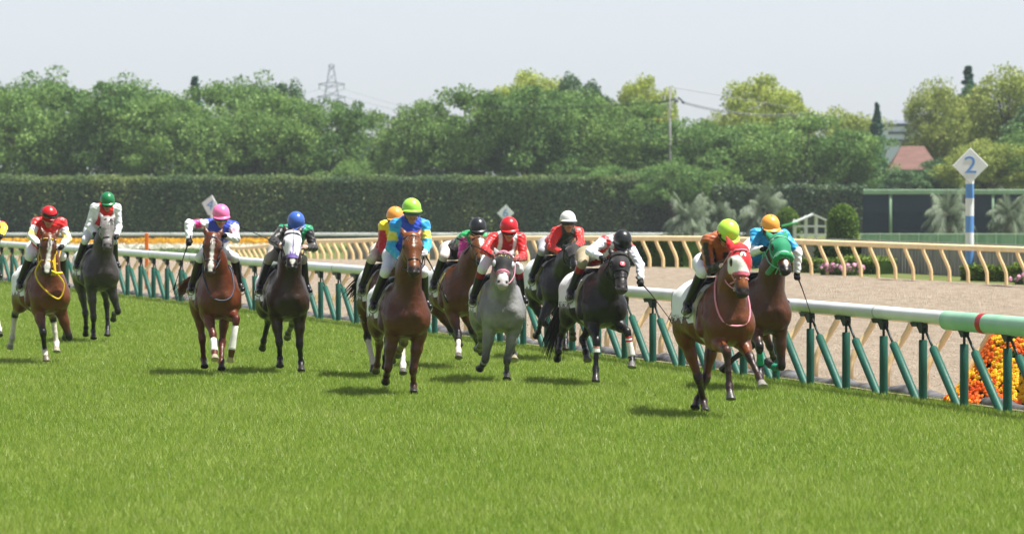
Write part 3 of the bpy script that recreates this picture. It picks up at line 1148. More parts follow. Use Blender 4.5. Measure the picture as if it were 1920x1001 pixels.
lowleaf = leaf_mat('low hedge leaf', '3c5620', '5e7a2a', '8a9a40', .2, nscale=1.5)
def lowhedge(px0, px1, ptop, ya, yb, depth, n, label, lm=lowleaf, leaf=.05):
    xa, xb = PX(px0, ya), PX(px1, yb)
    z0 = float(gz(xa, ya)); h = PZ(ptop, (ya + yb) / 2) - z0
    return hedge('low_hedge', xa, xb, ya, z0, h, depth, n, leaf, label, lm, dome_core, jig=.06, y1=yb)
lowhedge(1505, 1662, 487, 131, 127.5, .9, 5000, 'low clipped hedge with pink flowers before it, behind the far cream rail')
lowhedge(1832, 1990, 500, 119.5, 116, .9, 5000, 'low clipped hedge right of the number 2 pole')
darkbush = leaf_mat('rail bush leaf', '24401e', '3c5c28', '5a7c38', .2, nscale=1.5)
lowhedge(1165, 1300, 449, 146, 143, 1.0, 6000, 'dark green bushes right behind the cream rail left of the leading horse', darkbush, .06)
lowhedge(1545, 1610, 462, 134, 133, .7, 2500, 'dark shrub against the grey boards above the pink flowers', darkbush, .06)
pink = leaf_mat('pink blossom', 'b878a0', 'd898b8', 'ecc0d4', .2, nscale=3)
def pinkbush(px, py, w, Yd, label):
    x = PX(px, Yd); z0 = float(gz(x, Yd)); h = PZ(py, Yd) - z0
    root = empty('rose_bush', (x, Yd, z0)); tag(root, label, 'flowers', 'pink flowering bushes')
    r = w * Yd / 16000
    P = np.stack([rng.normal(0, r * .55, 900), rng.normal(0, .2, 900), rng.uniform(0, h * .95, 900)], 1)
    V, F = leaf_quads(P, .045); raw('foliage', V, F, darkbush, root)
    bv, bf = [], []
    for i in range(26):
        c = (random.gauss(0, r * .55), -.25 + random.uniform(-.1, .1), h * random.uniform(.35, 1.0))
        bloom(bv, bf, c, (random.uniform(-.5, .5), -1, .6), random.uniform(.05, .085))
    o = raw('blossoms', bv, bf, pink, root)
    o['kind'] = 'stuff'
pinkbush(1556, 494, 34, 126.4, 'pink flowering bush on the left of the pair behind the rail')
pinkbush(1590, 494, 40, 126.0, 'pink flowering bush on the right of the pair behind the rail')
pinkbush(1925, 514, 40, 114.5, 'pink flowering bush at the right edge of the photo')

# pale green glass-like fence and the dark screen with its beam
pg = empty('pale_fence', (PX(1770, 172), 172, 0)); tag(pg, 'pale green panelled fence in front of the dark screen', 'fence')
pgm = mat('pale green panel', (.58, .72, .60), .5, .2, 1.6, c2=(.46, .62, .50), stretch=(3, 1, .6))
pgp = mat('pale green post', (.72, .82, .72), .5, .1, 3)
xa, xb = PX(1614, 172) - PX(1770, 172), PX(1985, 172) - PX(1770, 172)
k = 0; x = xa
while x < xb - .1:
    a = MB(); a.box((x + .39, 0, .40), (.74, .03, .52)); a.build('panel', pgm, pg)
    a = MB(); a.box((x, .02, .36), (.05, .06, .76)); a.build('post', pgp, pg)
    x += .78
a = MB(); a.box(((xa + xb) / 2, 0, .70), (xb - xa, .07, .05)); a.build('top_rail', pgp, pg)

ds = empty('dark_screen', (PX(1780, 262), 262, 0)); tag(ds, 'tall dark blue screen under a pale green beam behind the palms', 'screen')
scr = mat('dark blue screen', (.13, .19, .25), .9, .12, .8)
bm_ = mat('pale green beam', (.50, .62, .50), .6, .15, 1.5)
xa, xb = PX(1618, 262) - PX(1780, 262), PX(2010, 262) - PX(1780, 262)
zt2 = lambda p: PZ(p, 262)
a = MB(); a.box(((xa + xb) / 2, .2, (zt2(362) - 1.6) / 2), (xb - xa, .06, zt2(362) + 1.6)); a.build('screen_cloth', scr, ds)
a = MB(); a.box(((xa + xb) / 2 + .6, -.05, zt2(360)), (xb - xa + 1.2, .3, .3), bev=.03); a.build('beam', bm_, ds)
for p in (1670, 1862, 1960):
    a = MB(); a.tube([(PX(p, 262) - PX(1780, 262), 0, -1.4), (PX(p, 262) - PX(1780, 262), 0, zt2(362))], .1, 10); a.build('post', bm_, ds, True)

# palms
frond_m = leaf_mat('palm frond', '4c5c44', '74846a', '9aa78c', .15, nscale=.8)
palm_bark = mat('palm bark', (.42, .40, .33), .95, .3, 6, bump=.8, bscale=12)
def palm(px, ptop, wpx, Yd, label, seed, pbase=448):
    rr = random.Random(seed)
    x = PX(px, Yd); z0 = float(gz(x, Yd)); H_ = PZ(ptop, Yd) - z0; r = wpx * Yd / 16000
    root = empty('palm_tree', (x, Yd, z0)); tag(root, label, 'palm', 'palms in front of the dark screen and hedge')
    th = H_ * .55
    a = MB(); a.tube([(0, 0, -.3), (.05, 0, th * .3), (.0, 0, th * .7), (0, 0, th)], [.42, .34, .30, .36], 10); a.build('trunk', palm_bark, root, True)
    V, F = [], []
    for i in range(70):
        az = rr.uniform(0, 6.283); el = rr.uniform(-.5, 1.45)
        L = r * rr.uniform(.8, 1.15) / max(.55, math.cos(el) ** .5) if el < 1.2 else H_ - th
        prev = None
        P0 = Vector((0, 0, th)); d = Vector((math.cos(az) * math.cos(el), math.sin(az) * math.cos(el), math.sin(el)))
        pts = [P0 + d * L * s + Vector((0, 0, -L * .85 * s * s * max(.15, math.cos(el)))) for s in np.linspace(0, 1, 9)]
        side = Vector((-math.sin(az), math.cos(az), 0))
        for k in range(8):
            p = pts[k]; q = pts[k + 1]
            for sg in (-1, 1):
                for j in range(3):
                    b0 = p.lerp(q, j * .33); w = L * .26 * math.sin(math.pi * (k + 1) / 9.5)
                    tip = b0 + side * sg * w + (q - p) * .8 + Vector((0, 0, -w * 1.1))
                    o0 = len(V)
                    V += [tuple(b0), tuple(b0 + (q - p) * .22), tuple(tip)]
                    F.append((o0, o0 + 1, o0 + 2))
    raw('crown', V, F, frond_m, root)
palm(1290, 372, 100, 268, 'grey green palm left of the others with its trunk behind the leading jockey', 1)
palm(1432, 345, 120, 262, 'tallest grey green palm above the orange capped jockey', 2)
palm(1776, 348, 95, 250, 'palm with a thick trunk left of the number 2 pole', 3)
palm(1890, 356, 95, 252, 'palm right of the number 2 pole', 4)
palm(1350, 372, 70, 272, 'small palm between the two bigger ones left of centre', 5)

# ------------------------------------------------------------------ buildings, pylon, pole
def house(name, px0, px1, proof, pbase, peave, Yd, wall_m, roof_m, label, windows=()):
    xa, xb = PX(px0, Yd), PX(px1, Yd)
    z0 = PZ(pbase, Yd)
    root = empty(name, ((xa + xb) / 2, Yd, z0)); tag(root, label, 'house')
    w = xb - xa; h = PZ(peave, Yd) - z0; rh = PZ(proof, Yd) - PZ(peave, Yd); dp = w * .8
    a = MB(); a.box((0, dp / 2, h / 2 - 1.5), (w, dp, h + 3)); a.build('wall', wall_m, root)
    a = MB(); e = .45
    a.add([(-w / 2 - e, -e, h), (w / 2 + e, -e, h), (w / 2 + e, dp + e, h), (-w / 2 - e, dp + e, h), (-w * .28, dp / 2, h + rh), (w * .28, dp / 2, h + rh)],
          [(0, 1, 5, 4), (2, 3, 4, 5), (1, 2, 5), (3, 0, 4), (3, 2, 1, 0)])
    a.build('roof', roof_m, root)
    for (u, v, ww, hh) in windows:
        a = MB(); a.box((u * w, -.03, h * v), (ww, .08, hh)); f_ = a.build('window', white_matte, root)
        a = MB(); a.box((u * w, -.08, h * v), (ww * .84, .04, hh * .84)); a.build('pane', mat('window glass', (.22, .27, .32), .15, .1, 2), f_)
    return root
wall_w = mat('pale wall', (.82, .83, .82), .8, .08, .6)
house('tiled_house', 1676, 1752, 274, 345, 318, 360, wall_w, mat('red tiles', (.47, .35, .32), .85, .2, 2.5, stretch=(.4, 1, 4)), 'house with a faded red tiled roof among the trees on the right', [(-.2, .55, .8, .8), (.25, .55, .8, .8)])
house('brown_roof_house', 648, 778, 302, 352, 338, 376, wall_w, mat('brown grey tiles', (.58, .53, .50), .85, .2, 2.0, stretch=(.4, 1, 4)), 'low house with a brownish grey roof behind the hedge in the gap', [(-.25, .5, .9, .5), (.2, .5, .9, .5)])
bl = house('block_building', 640, 702, 250, 345, 258, 420, mat('blue grey wall', (.55, .61, .68), .8, .1, .5), mat('grey roof', (.6, .62, .64), .8, .1, 1), 'blue grey walled building seen through the gap in the trees')
wb = house('block_building', 1655, 1725, 226, 330, 232, 620, mat('white block wall', (.80, .84, .88), .8, .06, .3), mat('dark flat roof', (.42, .45, .50), .8, .1, 1), 'far white apartment block right of the narrow conifer', [(0, .97, 4.6, .5), (0, .82, 4.6, .5), (0, .67, 4.6, .5)])

steel = mat('galvanised steel', (.50, .53, .57), .6, .1, 1)
py = empty('power_pylon', (PX(622, 1150), 1150, -1)); tag(py, 'distant lattice power pylon above the dip in the trees', 'pylon')
a = MB(); s = 1150 / 8000
zp = lambda p: PZ(p, 1150) + 1
hw = lambda z: np.interp(z, [0, zp(185), zp(157), zp(123)], [4.2, 2.0, 1.3, .5])
for sx in (-1, 1):
    for sy in (-1, 1):
        zs = np.linspace(0, zp(123), 12)
        a.tube([(sx * hw(z), sy * hw(z), z) for z in zs], .11, 5)
zs = np.linspace(0, zp(123), 17)
for i in range(16):
    z0_, z1_ = zs[i], zs[i + 1]
    for fx in (-1, 1):
        a.tube([(-hw(z0_), fx * hw(z0_), z0_), (hw(z1_), fx * hw(z1_), z1_)], .06, 4)
        a.tube([(hw(z0_), fx * hw(z0_), z0_), (-hw(z1_), fx * hw(z1_), z1_)], .06, 4)
        a.tube([(fx * hw(z0_), -hw(z0_), z0_), (fx * hw(z1_), hw(z1_), z1_)], .06, 4)
a.build('lattice_tower', steel, py)
for p, L in ((124, 6), (158, 25), (182, 27)):
    a = MB(); z = zp(p)
    hl = L * s
    a.tube([(-hl, 0, z), (0, 0, z + .5), (hl, 0, z)], .16, 5)
    a.tube([(-hl, 0, z), (0, 0, z - .9), (hl, 0, z)], .12, 5)
    arm = a.build('cross_arm', steel, py)
    if L > 10:
        for sg in (-1, 1):
            a = MB(); a.tube([(sg * hl * .92, 0, z), (sg * hl * .92, 0, z - 1.4)], .13, 5); a.build('insulator', steel, arm)
a = MB()
for z, L in ((zp(158) - 1.4, 25), (zp(182) - 1.4, 27)):
    for sg in (-1, 1):
        for ex in (-1, 1):
            a.tube([(sg * L * s * .92 + ex * 90 * t_, 30 * t_ * sg, z - 22 * t_ * (1.35 - t_)) for t_ in np.linspace(0, 1, 12)], .05, 4)
a.build('wire', steel, py)

up_ = empty('utility_pole', (PX(1256, 340), 340, -1)); tag(up_, 'slim utility pole with wires in front of the square topped tree', 'pole')
zq = lambda p: PZ(p, 340) + 1
pole_m = mat('concrete pole', (.50, .50, .50), .8, .12, 1)
a = MB(); a.tube([(0, 0, -.3), (0, 0, zq(162))], [.14, .075], 10); a.build('pole', pole_m, up_, True)
a = MB()
a.tube([(-.95, 0, zq(193)), (0, 0, zq(189)), (.7, 0, zq(184)), (1.15, 0, zq(194))], .07, 6); a.build('cross_arm', dark_steel, up_)
a = MB(); a.tube([(.5, 0, zq(184)), (.5, 0, zq(193))], .16, 10); a.build('transformer', steel, up_, True)
a = MB()
for k, p in enumerate((190, 193)):
    a.tube([(-.9 - 14 * t_, 2 * t_, zq(p) - .9 * t_ * (1.4 - t_)) for t_ in np.linspace(0, 1, 8)], .022, 4)
    a.tube([(.9 + 10 * t_, 2 * t_, zq(p) - 1.9 * t_ * (1.5 - t_)) for t_ in np.linspace(0, 1, 8)], .03, 4)
a.tube([(10 * t_, 2 * t_, zq(164) - 1.6 * t_) for t_ in np.linspace(0, 1, 8)], .02, 4)
a.build('wire', dark_steel, up_)
# ------------------------------------------------------------------ horses
coat_mat = vc_mat('horse coat', .42, .38, .34, 4.5, bump=.5, bscale=19, coat=.14)
hair_mat = vc_mat('horse hair', .5, .4, .2, 30)
cloth_white = mat('white saddle cloth', (.90, .91, .92), .75, .06, 5, bump=.25, bscale=9, sheen=.2)
ink = mat('black lettering', (.03, .03, .04), .7, .1, 20)
leather = mat('black leather', (.05, .045, .045), .42, .2, 16, spec=.5)
girth_m = mat('pale yellow girth', (.78, .76, .50), .7, .12, 12)
eye_m = mat('dark eye', (.03, .02, .02), .08, .1, 10, spec=.8)
steel_m = mat('bridle steel', (.72, .72, .72), .25, .1, 10, metal=.8)
white_wrap = mat('white bandage', (.88, .87, .84), .75, .1, 20, bump=.3, bscale=60, stretch=(1, 1, 4))
dark_wrap = mat('dark bandage', (.07, .07, .08), .7, .15, 20)
green_wrap = mat('green bandage', (.08, .55, .42), .7, .12, 20)
red_tape = mat('red tape', (.68, .12, .14), .6, .1, 20)
MATC = {}
def cmat(name, c, rough=.55, **k):
    if name not in MATC:
        MATC[name] = mat(name, c, rough, k.pop('var', .1), 12, **k)
    return MATC[name]
hood_m = vc_mat('hood cloth', .7, .3, .07, 20, bump=.15, bscale=60, sheen=.2)

def spl(P, k=6):
    P = [np.array(q, float) for q in P]
    out = []
    for i in range(len(P) - 1):
        a0, a1, a2, a3 = P[max(i - 1, 0)], P[i], P[i + 1], P[min(i + 2, len(P) - 1)]
        for j in range(k):
            t = j / k
            out.append(.5 * ((2 * a1) + (-a0 + a2) * t + (2 * a0 - 5 * a1 + 4 * a2 - a3) * t * t + (-a0 + 3 * a1 - 3 * a2 + a3) * t ** 3))
    return out + [P[-1]]
def even(P, it=3):
    P = np.array(P)
    for _ in range(it):
        P = (np.roll(P, 1, 0) + 2 * P + np.roll(P, -1, 0)) / 4
    return list(P)

LEGK = ('fR', 'fL', 'bR', 'bL')
def head_frame(p):
    P, M = np.array(p['poll']), np.array(p['muz'])
    a = nrm(M - P)
    y = np.array([0, 1.0, 0]) + np.array([p.get('yaw', 0), 0, 0])
    n = nrm(y - a * (y @ a))
    f = np.cross(a, n)
    L = float(np.linalg.norm(M - P))
    O = P - f * .075
    return O, a, n, f, L

def head_prims(F, hf, off=0.0, ears=True, tg=(3, 4, 5), earlen=1.0):
    O, a, n, f, L = hf
    at = lambda t, l=0, d=0: O + a * (t * L) + n * l * 1.09 + f * d
    F.cap(at(.05), at(.29), .094, .110, .05, tg[0], 1.14, n, off)
    F.cap(at(.16, 0, -.07), at(.38, 0, -.080), .092, .112, .05, tg[0], .97, n, off)      # cheeks
    F.cap(at(.38, 0, -.06), at(.72, 0, -.03), .10, .062, .05, tg[0], .82, n, off)
    F.cap(at(.28, 0, .01), at(.80, 0, .012), .096, .062, .05, tg[0], 1.0, n, off)         # face
    for s in (-1, 1):                                                                     # cheek bones and nasal edges
        F.cap(at(.36, s * .072, .012), at(.62, s * .046, .014), .030, .020, .03, tg[0], 1, n, off)
    for s in (-1, 1):
        F.cap(at(.26, s * .078, .040), at(.35, s * .086, .032), .032, .030, .02, tg[0], 1, n, off)   # brow bones
    F.cap(at(.80, 0, .0), at(.955, 0, -.002), .066, .064, .04, tg[1], 1.14, n, off)
    F.cap(at(.90, 0, -.05), at(.97, 0, -.05), .036, .032, .03, tg[1], 1.05, n, off)       # chin
    for s in (-1, 1):
        F.cap(at(.89, s * .044, .026), at(.965, s * .048, .018), .028, .026, .02, tg[1], 1, n, off)
    if off == 0:
        for s in (-1, 1):
            F.cap(at(.925, s * .058, .052), at(.965, s * .050, .048), .017, .015, 0, tg[1], 1, n, 0, dent=True)
    if ears:
        for s in (-1, 1):
            b = at(.02, s * .070, .0)
            tip = b - a * .165 * earlen + n * s * .058 - f * .01
            F.cap(b, b + (tip - b) * .45, .034, .042, .02, tg[2], .6, f, off * .5)
            F.cap(b + (tip - b) * .45, tip, .042, .006, .01, tg[2], .6, f, off * .5)

def leg_prims(F, pose, D):
    for key in LEGK:
        J = [np.array(q) for q in pose[key]]
        tg = 10 + 10 * LEGK.index(key)
        front = key[0] == 'f'
        s = -1 if key[1] == 'R' else 1
        e, k_, ft, hf = J
        if front:
            F.cap((.54, s * .13, 1.12 + D), e, .165, .098, .07, 1, .85)
            F.cap(e, e + (k_ - e) * .42, .104, .080, .05, tg, .9)
            F.cap(e + np.array([.045, s * .03, .02]), e + (k_ - e) * .45 + np.array([.035, s * .015, 0]), .062, .042, .012, tg)
            F.cap(e + np.array([.0, -s * .05, .04]), e + (k_ - e) * .35 + np.array([0, -s * .03, 0]), .05, .04, .012, tg)
            F.cap(e + (k_ - e) * .42, k_, .078, .050, .04, tg, .9)
            F.cap(k_ - (k_ - e) * .06, k_ + (ft - k_) * .10, .058, .052, .02, tg + 1, .95)
            r = (.040, .034, .047)
        else:
            F.cap((-.50, s * .14, 1.27 + D), (-.44, s * .17, 1.05 + D), .215, .19, .07, 1, .78)
            F.cap((-.44, s * .17, 1.08 + D), e + (k_ - e) * .12, .195, .135, .07, 1, .72)
            F.cap(e, e + (k_ - e) * .5, .135, .082, .06, tg, .74)
            F.cap(e + (k_ - e) * .5, k_, .080, .046, .04, tg, .82)
            F.cap(k_ - (k_ - e) * .05, k_ + (ft - k_) * .10, .058, .050, .02, tg + 1)
            # point of hock
            back = nrm((k_ - e) / np.linalg.norm(k_ - e) - (ft - k_) / np.linalg.norm(ft - k_) + np.array([-.3, 0, .1]))
            F.cap(k_, k_ + back * .05, .036, .022, .02, tg + 1)
            r = (.043, .036, .048)
        F.cap(k_, k_ + (ft - k_) * .6, r[0] + .004, r[1], .02, tg + 2)
        F.cap(k_ + (ft - k_) * .6, ft, r[1], r[1] + .002, .02, tg + 2)
        F.cap(ft, ft + (hf - ft) * .15, r[2], r[2] - .004, .02, tg + 3)
        co = ft + (hf - ft) * .60
        F.cap(ft, co, .039, .042, .02, tg + 3)
        d = nrm(hf - ft)
        F.cap(co, hf + d * .01, .045, .064, .006, tg + 4)
        F.trim(hf, nrm(d + np.array([-.25, 0, -.35]) * (1 if d[2] < -.4 else 0)), .13)

def ring_on(F, c, e1, e2, n=26, off=.006, rmax=.3):
    return [np.array(c) + d * (F.hit(c, d, rmax) + off) for d in [nrm(np.cos(t) * np.array(e1) + np.sin(t) * np.array(e2)) for t in np.linspace(0, 2 * math.pi, n, endpoint=False)]]

def drape(F, us, angs, cz, off, rfun=None, lift=0.0):
    """sheet laid on the body: rows at u, columns at angle from the top"""
    Rr = np.zeros((len(us), len(angs)))
    for i, u in enumerate(us):
        for j, t in enumerate(angs):
            Rr[i, j] = F.hit((u, 0, cz), (0, math.sin(t), math.cos(t)), .75)
    mid = len(angs) // 2
    for j in list(range(mid + 1, len(angs))):
        Rr[:, j] = np.clip(Rr[:, j], Rr[:, j - 1] * .95, Rr[:, j - 1] * 1.045)
    for j in list(range(mid - 1, -1, -1)):
        Rr[:, j] = np.clip(Rr[:, j], Rr[:, j + 1] * .95, Rr[:, j + 1] * 1.045)
    for _ in range(2):
        Q = Rr.copy()
        Q[1:-1] = (Rr[:-2] + 2 * Rr[1:-1] + Rr[2:]) / 4
        Rr = Q.copy()
        Rr[:, 1:-1] = (Q[:, :-2] + 2 * Q[:, 1:-1] + Q[:, 2:]) / 4
    return Rr + off

def sheet(name, F, us, angs, cz, off, thick, m, parent, wob=0.0):
    Rr = drape(F, us, angs, cz, off)
    nu, na = len(us), len(angs)
    V = []
    for lay in (0, 1):
        for i, u in enumerate(us):
            for j, t in enumerate(angs):
                edge = abs(t) / max(abs(angs[0]), abs(angs[-1]))
                r = Rr[i, j] + lay * thick + wob * edge ** 3 * math.sin(u * 31 + t * 3)
                V.append((u, r * math.sin(t), cz + r * math.cos(t)))
    o = nu * na
    f = grid_faces(nu, na)
    fs = [tuple(q + o for q in p) for p in f] + [p[::-1] for p in f]
    for i in range(nu - 1):
        fs.append((i * na, (i + 1) * na, (i + 1) * na + o, i * na + o)); j = na - 1
        fs.append((i * na + j + o, (i + 1) * na + j + o, (i + 1) * na + j, i * na + j))
    for j in range(na - 1):
        fs.append((j + o, j + 1 + o, j + 1, j)); i = (nu - 1) * na
        fs.append((i + j, i + j + 1, i + j + 1 + o, i + j + o))
    return raw(name, V, fs, m, parent, True), Rr

def hair(name, roots, dirs, length, wid, cols, parent, droop=.5, seg=5, jit=.25, rr=random):
    V, F, Cc = [], [], []
    for r, d in zip(roots, dirs):
        r = Vector(r); d = Vector(d) + Vector((rr.gauss(0, jit), rr.gauss(0, jit), rr.gauss(0, jit)))
        L = length * rr.uniform(.65, 1.15)
        sd = d.cross(Vector((rr.gauss(0, 1), rr.gauss(0, 1), rr.gauss(0, 1)))).normalized()
        c = np.array(cols) * rr.uniform(.7, 1.25)
        o0 = len(V)
        wave = rr.uniform(-.06, .06)
        for k in range(seg + 1):
            s = k / seg
            p = r + d.normalized() * L * s + Vector((0, wave * math.sin(s * 5) * L, -droop * L * s * s))
            w = wid * (1 - .8 * s)
            V += [tuple(p - sd * w), tuple(p + sd * w)]
            Cc += [c, c]
        for k in range(seg):
            F.append((o0 + 2 * k, o0 + 2 * k + 1, o0 + 2 * k + 3, o0 + 2 * k + 2))
    return raw(name, V, F, hair_mat, parent, True, cols=np.array(Cc))

def build_horse(num, p, sp):
    D = p['dz']
    ang = R(p['phi'] - 90)
    rr = random.Random(num)
    hf = head_frame(p)
    O, a, n, f, L = hf
    at = lambda t, l=0, d=0: O + a * (t * L) + n * l + f * d
    pts = np.array([p['poll'], p['muz']] + [q for k in LEGK for q in p[k]] + [(-.85, -.38, .9), (.85, .38, 1.6 + D)])
    lo, hi = pts.min(0) - .22, pts.max(0) + .22
    F = Field(lo, hi, .0135)
    # trunk
    F.cap((.40, 0, 1.17 + D), (-.12, 0, 1.19 + D), .355, .365, .1, 1, .80)
    F.cap((-.12, 0, 1.21 + D), (-.42, 0, 1.29 + D), .34, .275, .1, 1, .86)
    F.cap((-.42, 0, 1.32 + D), (-.62, 0, 1.30 + D), .265, .20, .1, 1, .95)
    F.cap((.42, 0, 1.45 + D), (.12, 0, 1.43 + D), .14, .12, .1, 1, .7)
    F.cap((.58, -.10, 1.06 + D), (.58, .10, 1.06 + D), .19, .19, .08, 1)
    for s in (-1, 1):
        F.cap((.70, s * .082, 1.12 + D), (.655, s * .10, .96 + D), .098, .085, .012, 1)      # breast muscles, groove between
        F.cap((.50, s * .245, 1.16 + D), (.62, s * .175, 1.02 + D), .075, .085, .015, 1)     # point of the shoulder
        F.cap((.40, s * .205, 1.40 + D), (.54, s * .245, 1.14 + D), .050, .060, .018, 1)     # ridge of the shoulder blade
        F.cap((.30, s * .20, 1.30 + D), (.34, s * .245, 1.02 + D), .085, .095, .02, 1)       # muscle behind it
        F.cap((-.30, s * .20, 1.36 + D), (-.38, s * .235, 1.20 + D), .07, .08, .03, 1)       # point of the hip
        F.cap((-.05, s * .16, 1.08 + D), (-.28, s * .17, 1.10 + D), .17, .16, .04, 1)
    for s in (-1, 1):
        F.cap((.55, s * .15, 1.10 + D), (.36, s * .12, 1.42 + D), .165, .12, .07, 1, .8)
        F.cap((-.55, s * .12, 1.30 + D), (-.66, s * .12, 1.05 + D), .20, .15, .08, 1, .85)
    # neck
    N0 = np.array([.52, 0, 1.27 + D]); N1 = O + a * .08 - f * .03
    mid = (N0 + N1) / 2 + np.array([-.03, 0, .05])
    F.cap(N0, mid, .27, .19, .10, 2, .78)
    F.cap(mid, N1, .195, .125, .07, 2, .82)
    for s in (-1, 1):                                   # muscle along the neck and down into the breast
        F.cap(mid + np.array([.02, s * .085, -.03]), (.58, s * .10, 1.20 + D), .07, .06, .03, 2)
        F.cap(N1 * .55 + N0 * .45 + np.array([.05, s * .06, -.09]), (.66, s * .06, 1.20 + D), .038, .055, .015, 2)
        F.cap((.52, s * .20, 1.08 + D), (.44, s * .17, 1.34 + D), .11, .08, .04, 1, .7)
        F.cap((.36, s * .17, 1.05 + D), (.46, s * .18, .96 + D), .12, .10, .03, 1, .8)
    Ft = F.copy()
    leg_prims(F, p, D)
    Fc = F.copy()
    head_prims(F, hf)
    V, Q, T = F.mesh(1)
    # coat pattern
    base, pt, mz, fc = (np.array(lin(c)) for c in (sp['coat'], sp['points'], sp.get('muzzle', sp['points']), sp.get('face', sp['coat'])))
    C = np.tile(base, (len(V), 1))
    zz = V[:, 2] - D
    C *= (1 - .16 * np.clip((1.15 - zz) / .5, 0, 1) * ((T < 3)))[:, None]  # trunk and low neck get darker towards the belly
    C[T == 3] = fc; C[T == 4] = fc * .35 + mz * .65
    C[T == 5] = fc * .8
    tm = ((V - O) @ a) / L; lt = (V - O) @ n; fr = (V - O) @ f
    hd = (T == 3) | (T == 4)
    nost = (T == 4) & (tm > .88)
    C[nost] = mz
    for s in (-1, 1):
        C[np.linalg.norm(V - at(.935, s * .062, .052), axis=1) < .026] = lin((.03, .025, .025))
        C[np.linalg.norm(V - at(.315, s * .118, .034), axis=1) < .034] *= .35
    for k, key in enumerate(LEGK):
        t0 = 10 + 10 * k
        J = [np.array(q) for q in p[key]]
        up_ = T == t0
        e, kn = J[0], J[1]
        s = np.clip(((V - e) @ (kn - e)) / ((kn - e) @ (kn - e)), 0, 1)
        w = np.clip((s - sp.get('ptstart', .55)) / .4, 0, 1)[:, None]
        C[up_] = (base * (1 - w) + pt * w)[up_]
        low = (T > t0) & (T < t0 + 4)
        C[low] = pt
        sock = sp.get('socks', {}).get(key)
        if sock is not None:
            kk, ft, hh = J[1], J[2], J[3]
            d = ft - kk
            sl = ((V - kk) @ d) / (d @ d)
            m_w = ((T == t0 + 2) & (sl > sock)) | (T == t0 + 3)
            C[m_w] = np.array(lin((.80, .77, .72)))
        C[T == t0 + 4] = np.array(lin(sp.get('hoof', {}).get(key, (.16, .14, .13))))
    bz = sp.get('blaze')
    if bz:
        w0 = np.interp(tm, [b[0] for b in bz], [b[1] for b in bz], left=0, right=0) + .006 * np.sin(tm * 40)
        m_ = hd & (np.abs(lt - sp.get('bloff', 0)) < w0) & (fr > -.01)
        C[m_] = np.array(lin((.90, .88, .85)))
    if sp.get('dapple'):
        q = np.sin(V[:, 0] * 23 + np.sin(V[:, 2] * 17)) * np.sin(V[:, 1] * 27 + V[:, 2] * 21)
        C[T < 3] *= (1 + sp['dapple'] * q[T < 3])[:, None]
    C = soften(C, Q, 1)
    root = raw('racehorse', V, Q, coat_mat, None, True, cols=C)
    root.location = (p['loc'][0], p['loc'][1], 0)
    root.rotation_euler = (0, 0, ang)
    tag(root, sp['label'], 'horse', 'racehorses galloping on the turf')
    # eyes
    for s in (-1, 1):
        mb = MB(); c = at(.315, s * .128, .034)
        mb.tube([c - n * s * .022, c - n * s * .010, c + n * s * .004, c + n * s * .012], [.014, .024, .020, .006], 10)
        mb.build('eye', eye_m, root, True)
    # mane, forelock, tail
    mc = lin(sp.get('mane', sp['points']))
    roots, dirs = [], []
    for i in range(210):
        s = rr.random()
        c = N0 * (1 - s) + N1 * s + np.array([-.03, 0, .05]) * (1 - abs(2 * s - 1))
        ax = nrm(N1 - N0); crest = nrm(np.cross(np.array([0, 1., 0]), ax)); crest = crest if crest[2] > 0 or crest[0] < 0 else -crest
        if crest @ np.array([-1, 0, .4]) < 0: crest = -crest
        h = F.hit(c, crest, .4)
        roots.append(c + crest * (h - .01) + np.array([0, rr.uniform(-.02, .02), 0]))
        dirs.append((-.75, rr.choice((-1, 1)) * rr.uniform(.1, .6), .35))
    hair('mane', roots, dirs, .19, .009, mc, root, .7, 4, .25, rr)
    if not sp.get('hood'):
        roots = [at(.03, rr.uniform(-.035, .035), .07) for i in range(60)]
        hair('forelock', roots, [tuple(a * .7 + f * .35 + n * rr.uniform(-.4, .4))] * 60, .14, .008, mc, root, .25, 4, .2, rr)
    td = sp.get('tail', (-.95, .16, .12))
    roots = [(-.80 + rr.uniform(-.02, .02), rr.uniform(-.03, .03), 1.38 + D + rr.uniform(-.03, .03)) for i in range(260)]
    hair('tail', roots, [td] * 260, sp.get('taillen', .62), .017, lin(sp.get('tailc', sp.get('mane', sp['points']))), root, .6, 7, .075, rr)
    # saddle cloth, saddle, girth
    cz = 1.2 + D
    us = np.linspace(-.54, .24, 17); an = np.radians(np.linspace(-110, 110, 37))
    cl, Rr = sheet('saddle_cloth', Fc, us, an, cz, .012, .008, cmat('saddle cloth ' + sp['cloth'], sp['clothc'], .75, bump=.2, bscale=9) if sp.get('cloth') else cloth_white, root, .006)
    if sp.get('name'):
        vs, fs = text_mesh(sp['name'], sp.get('nsize', .115), 0, .0009)
        for sgn in (-1,):
            PV = []
            for v in vs:
                u = -.21 + v.x * 1.0
                tt = R(sgn * (101 - math.degrees(v.y / .40)))
                i = np.clip((u - us[0]) / (us[1] - us[0]), 0, len(us) - 1.001); j = np.clip((tt - an[0]) / (an[1] - an[0]), 0, len(an) - 1.001)
                i0, j0 = int(i), int(j)
                r = (Rr[i0, j0] * (1 - (i - i0)) + Rr[i0 + 1, j0] * (i - i0)) * (1 - (j - j0)) + (Rr[i0, j0 + 1] * (1 - (i - i0)) + Rr[i0 + 1, j0 + 1] * (i - i0)) * (j - j0) + .026
                PV.append((u, r * math.sin(tt), cz + r * math.cos(tt)))
            raw('lettering', PV, fs, ink, cl)
    FS = Field((-.4, -.3, 1.25 + D), (.4, .3, 1.75 + D), .014)
    FS.cap((-.16, 0, 1.56 + D), (.16, 0, 1.575 + D), .05, .05, .03, 0, 3.0)
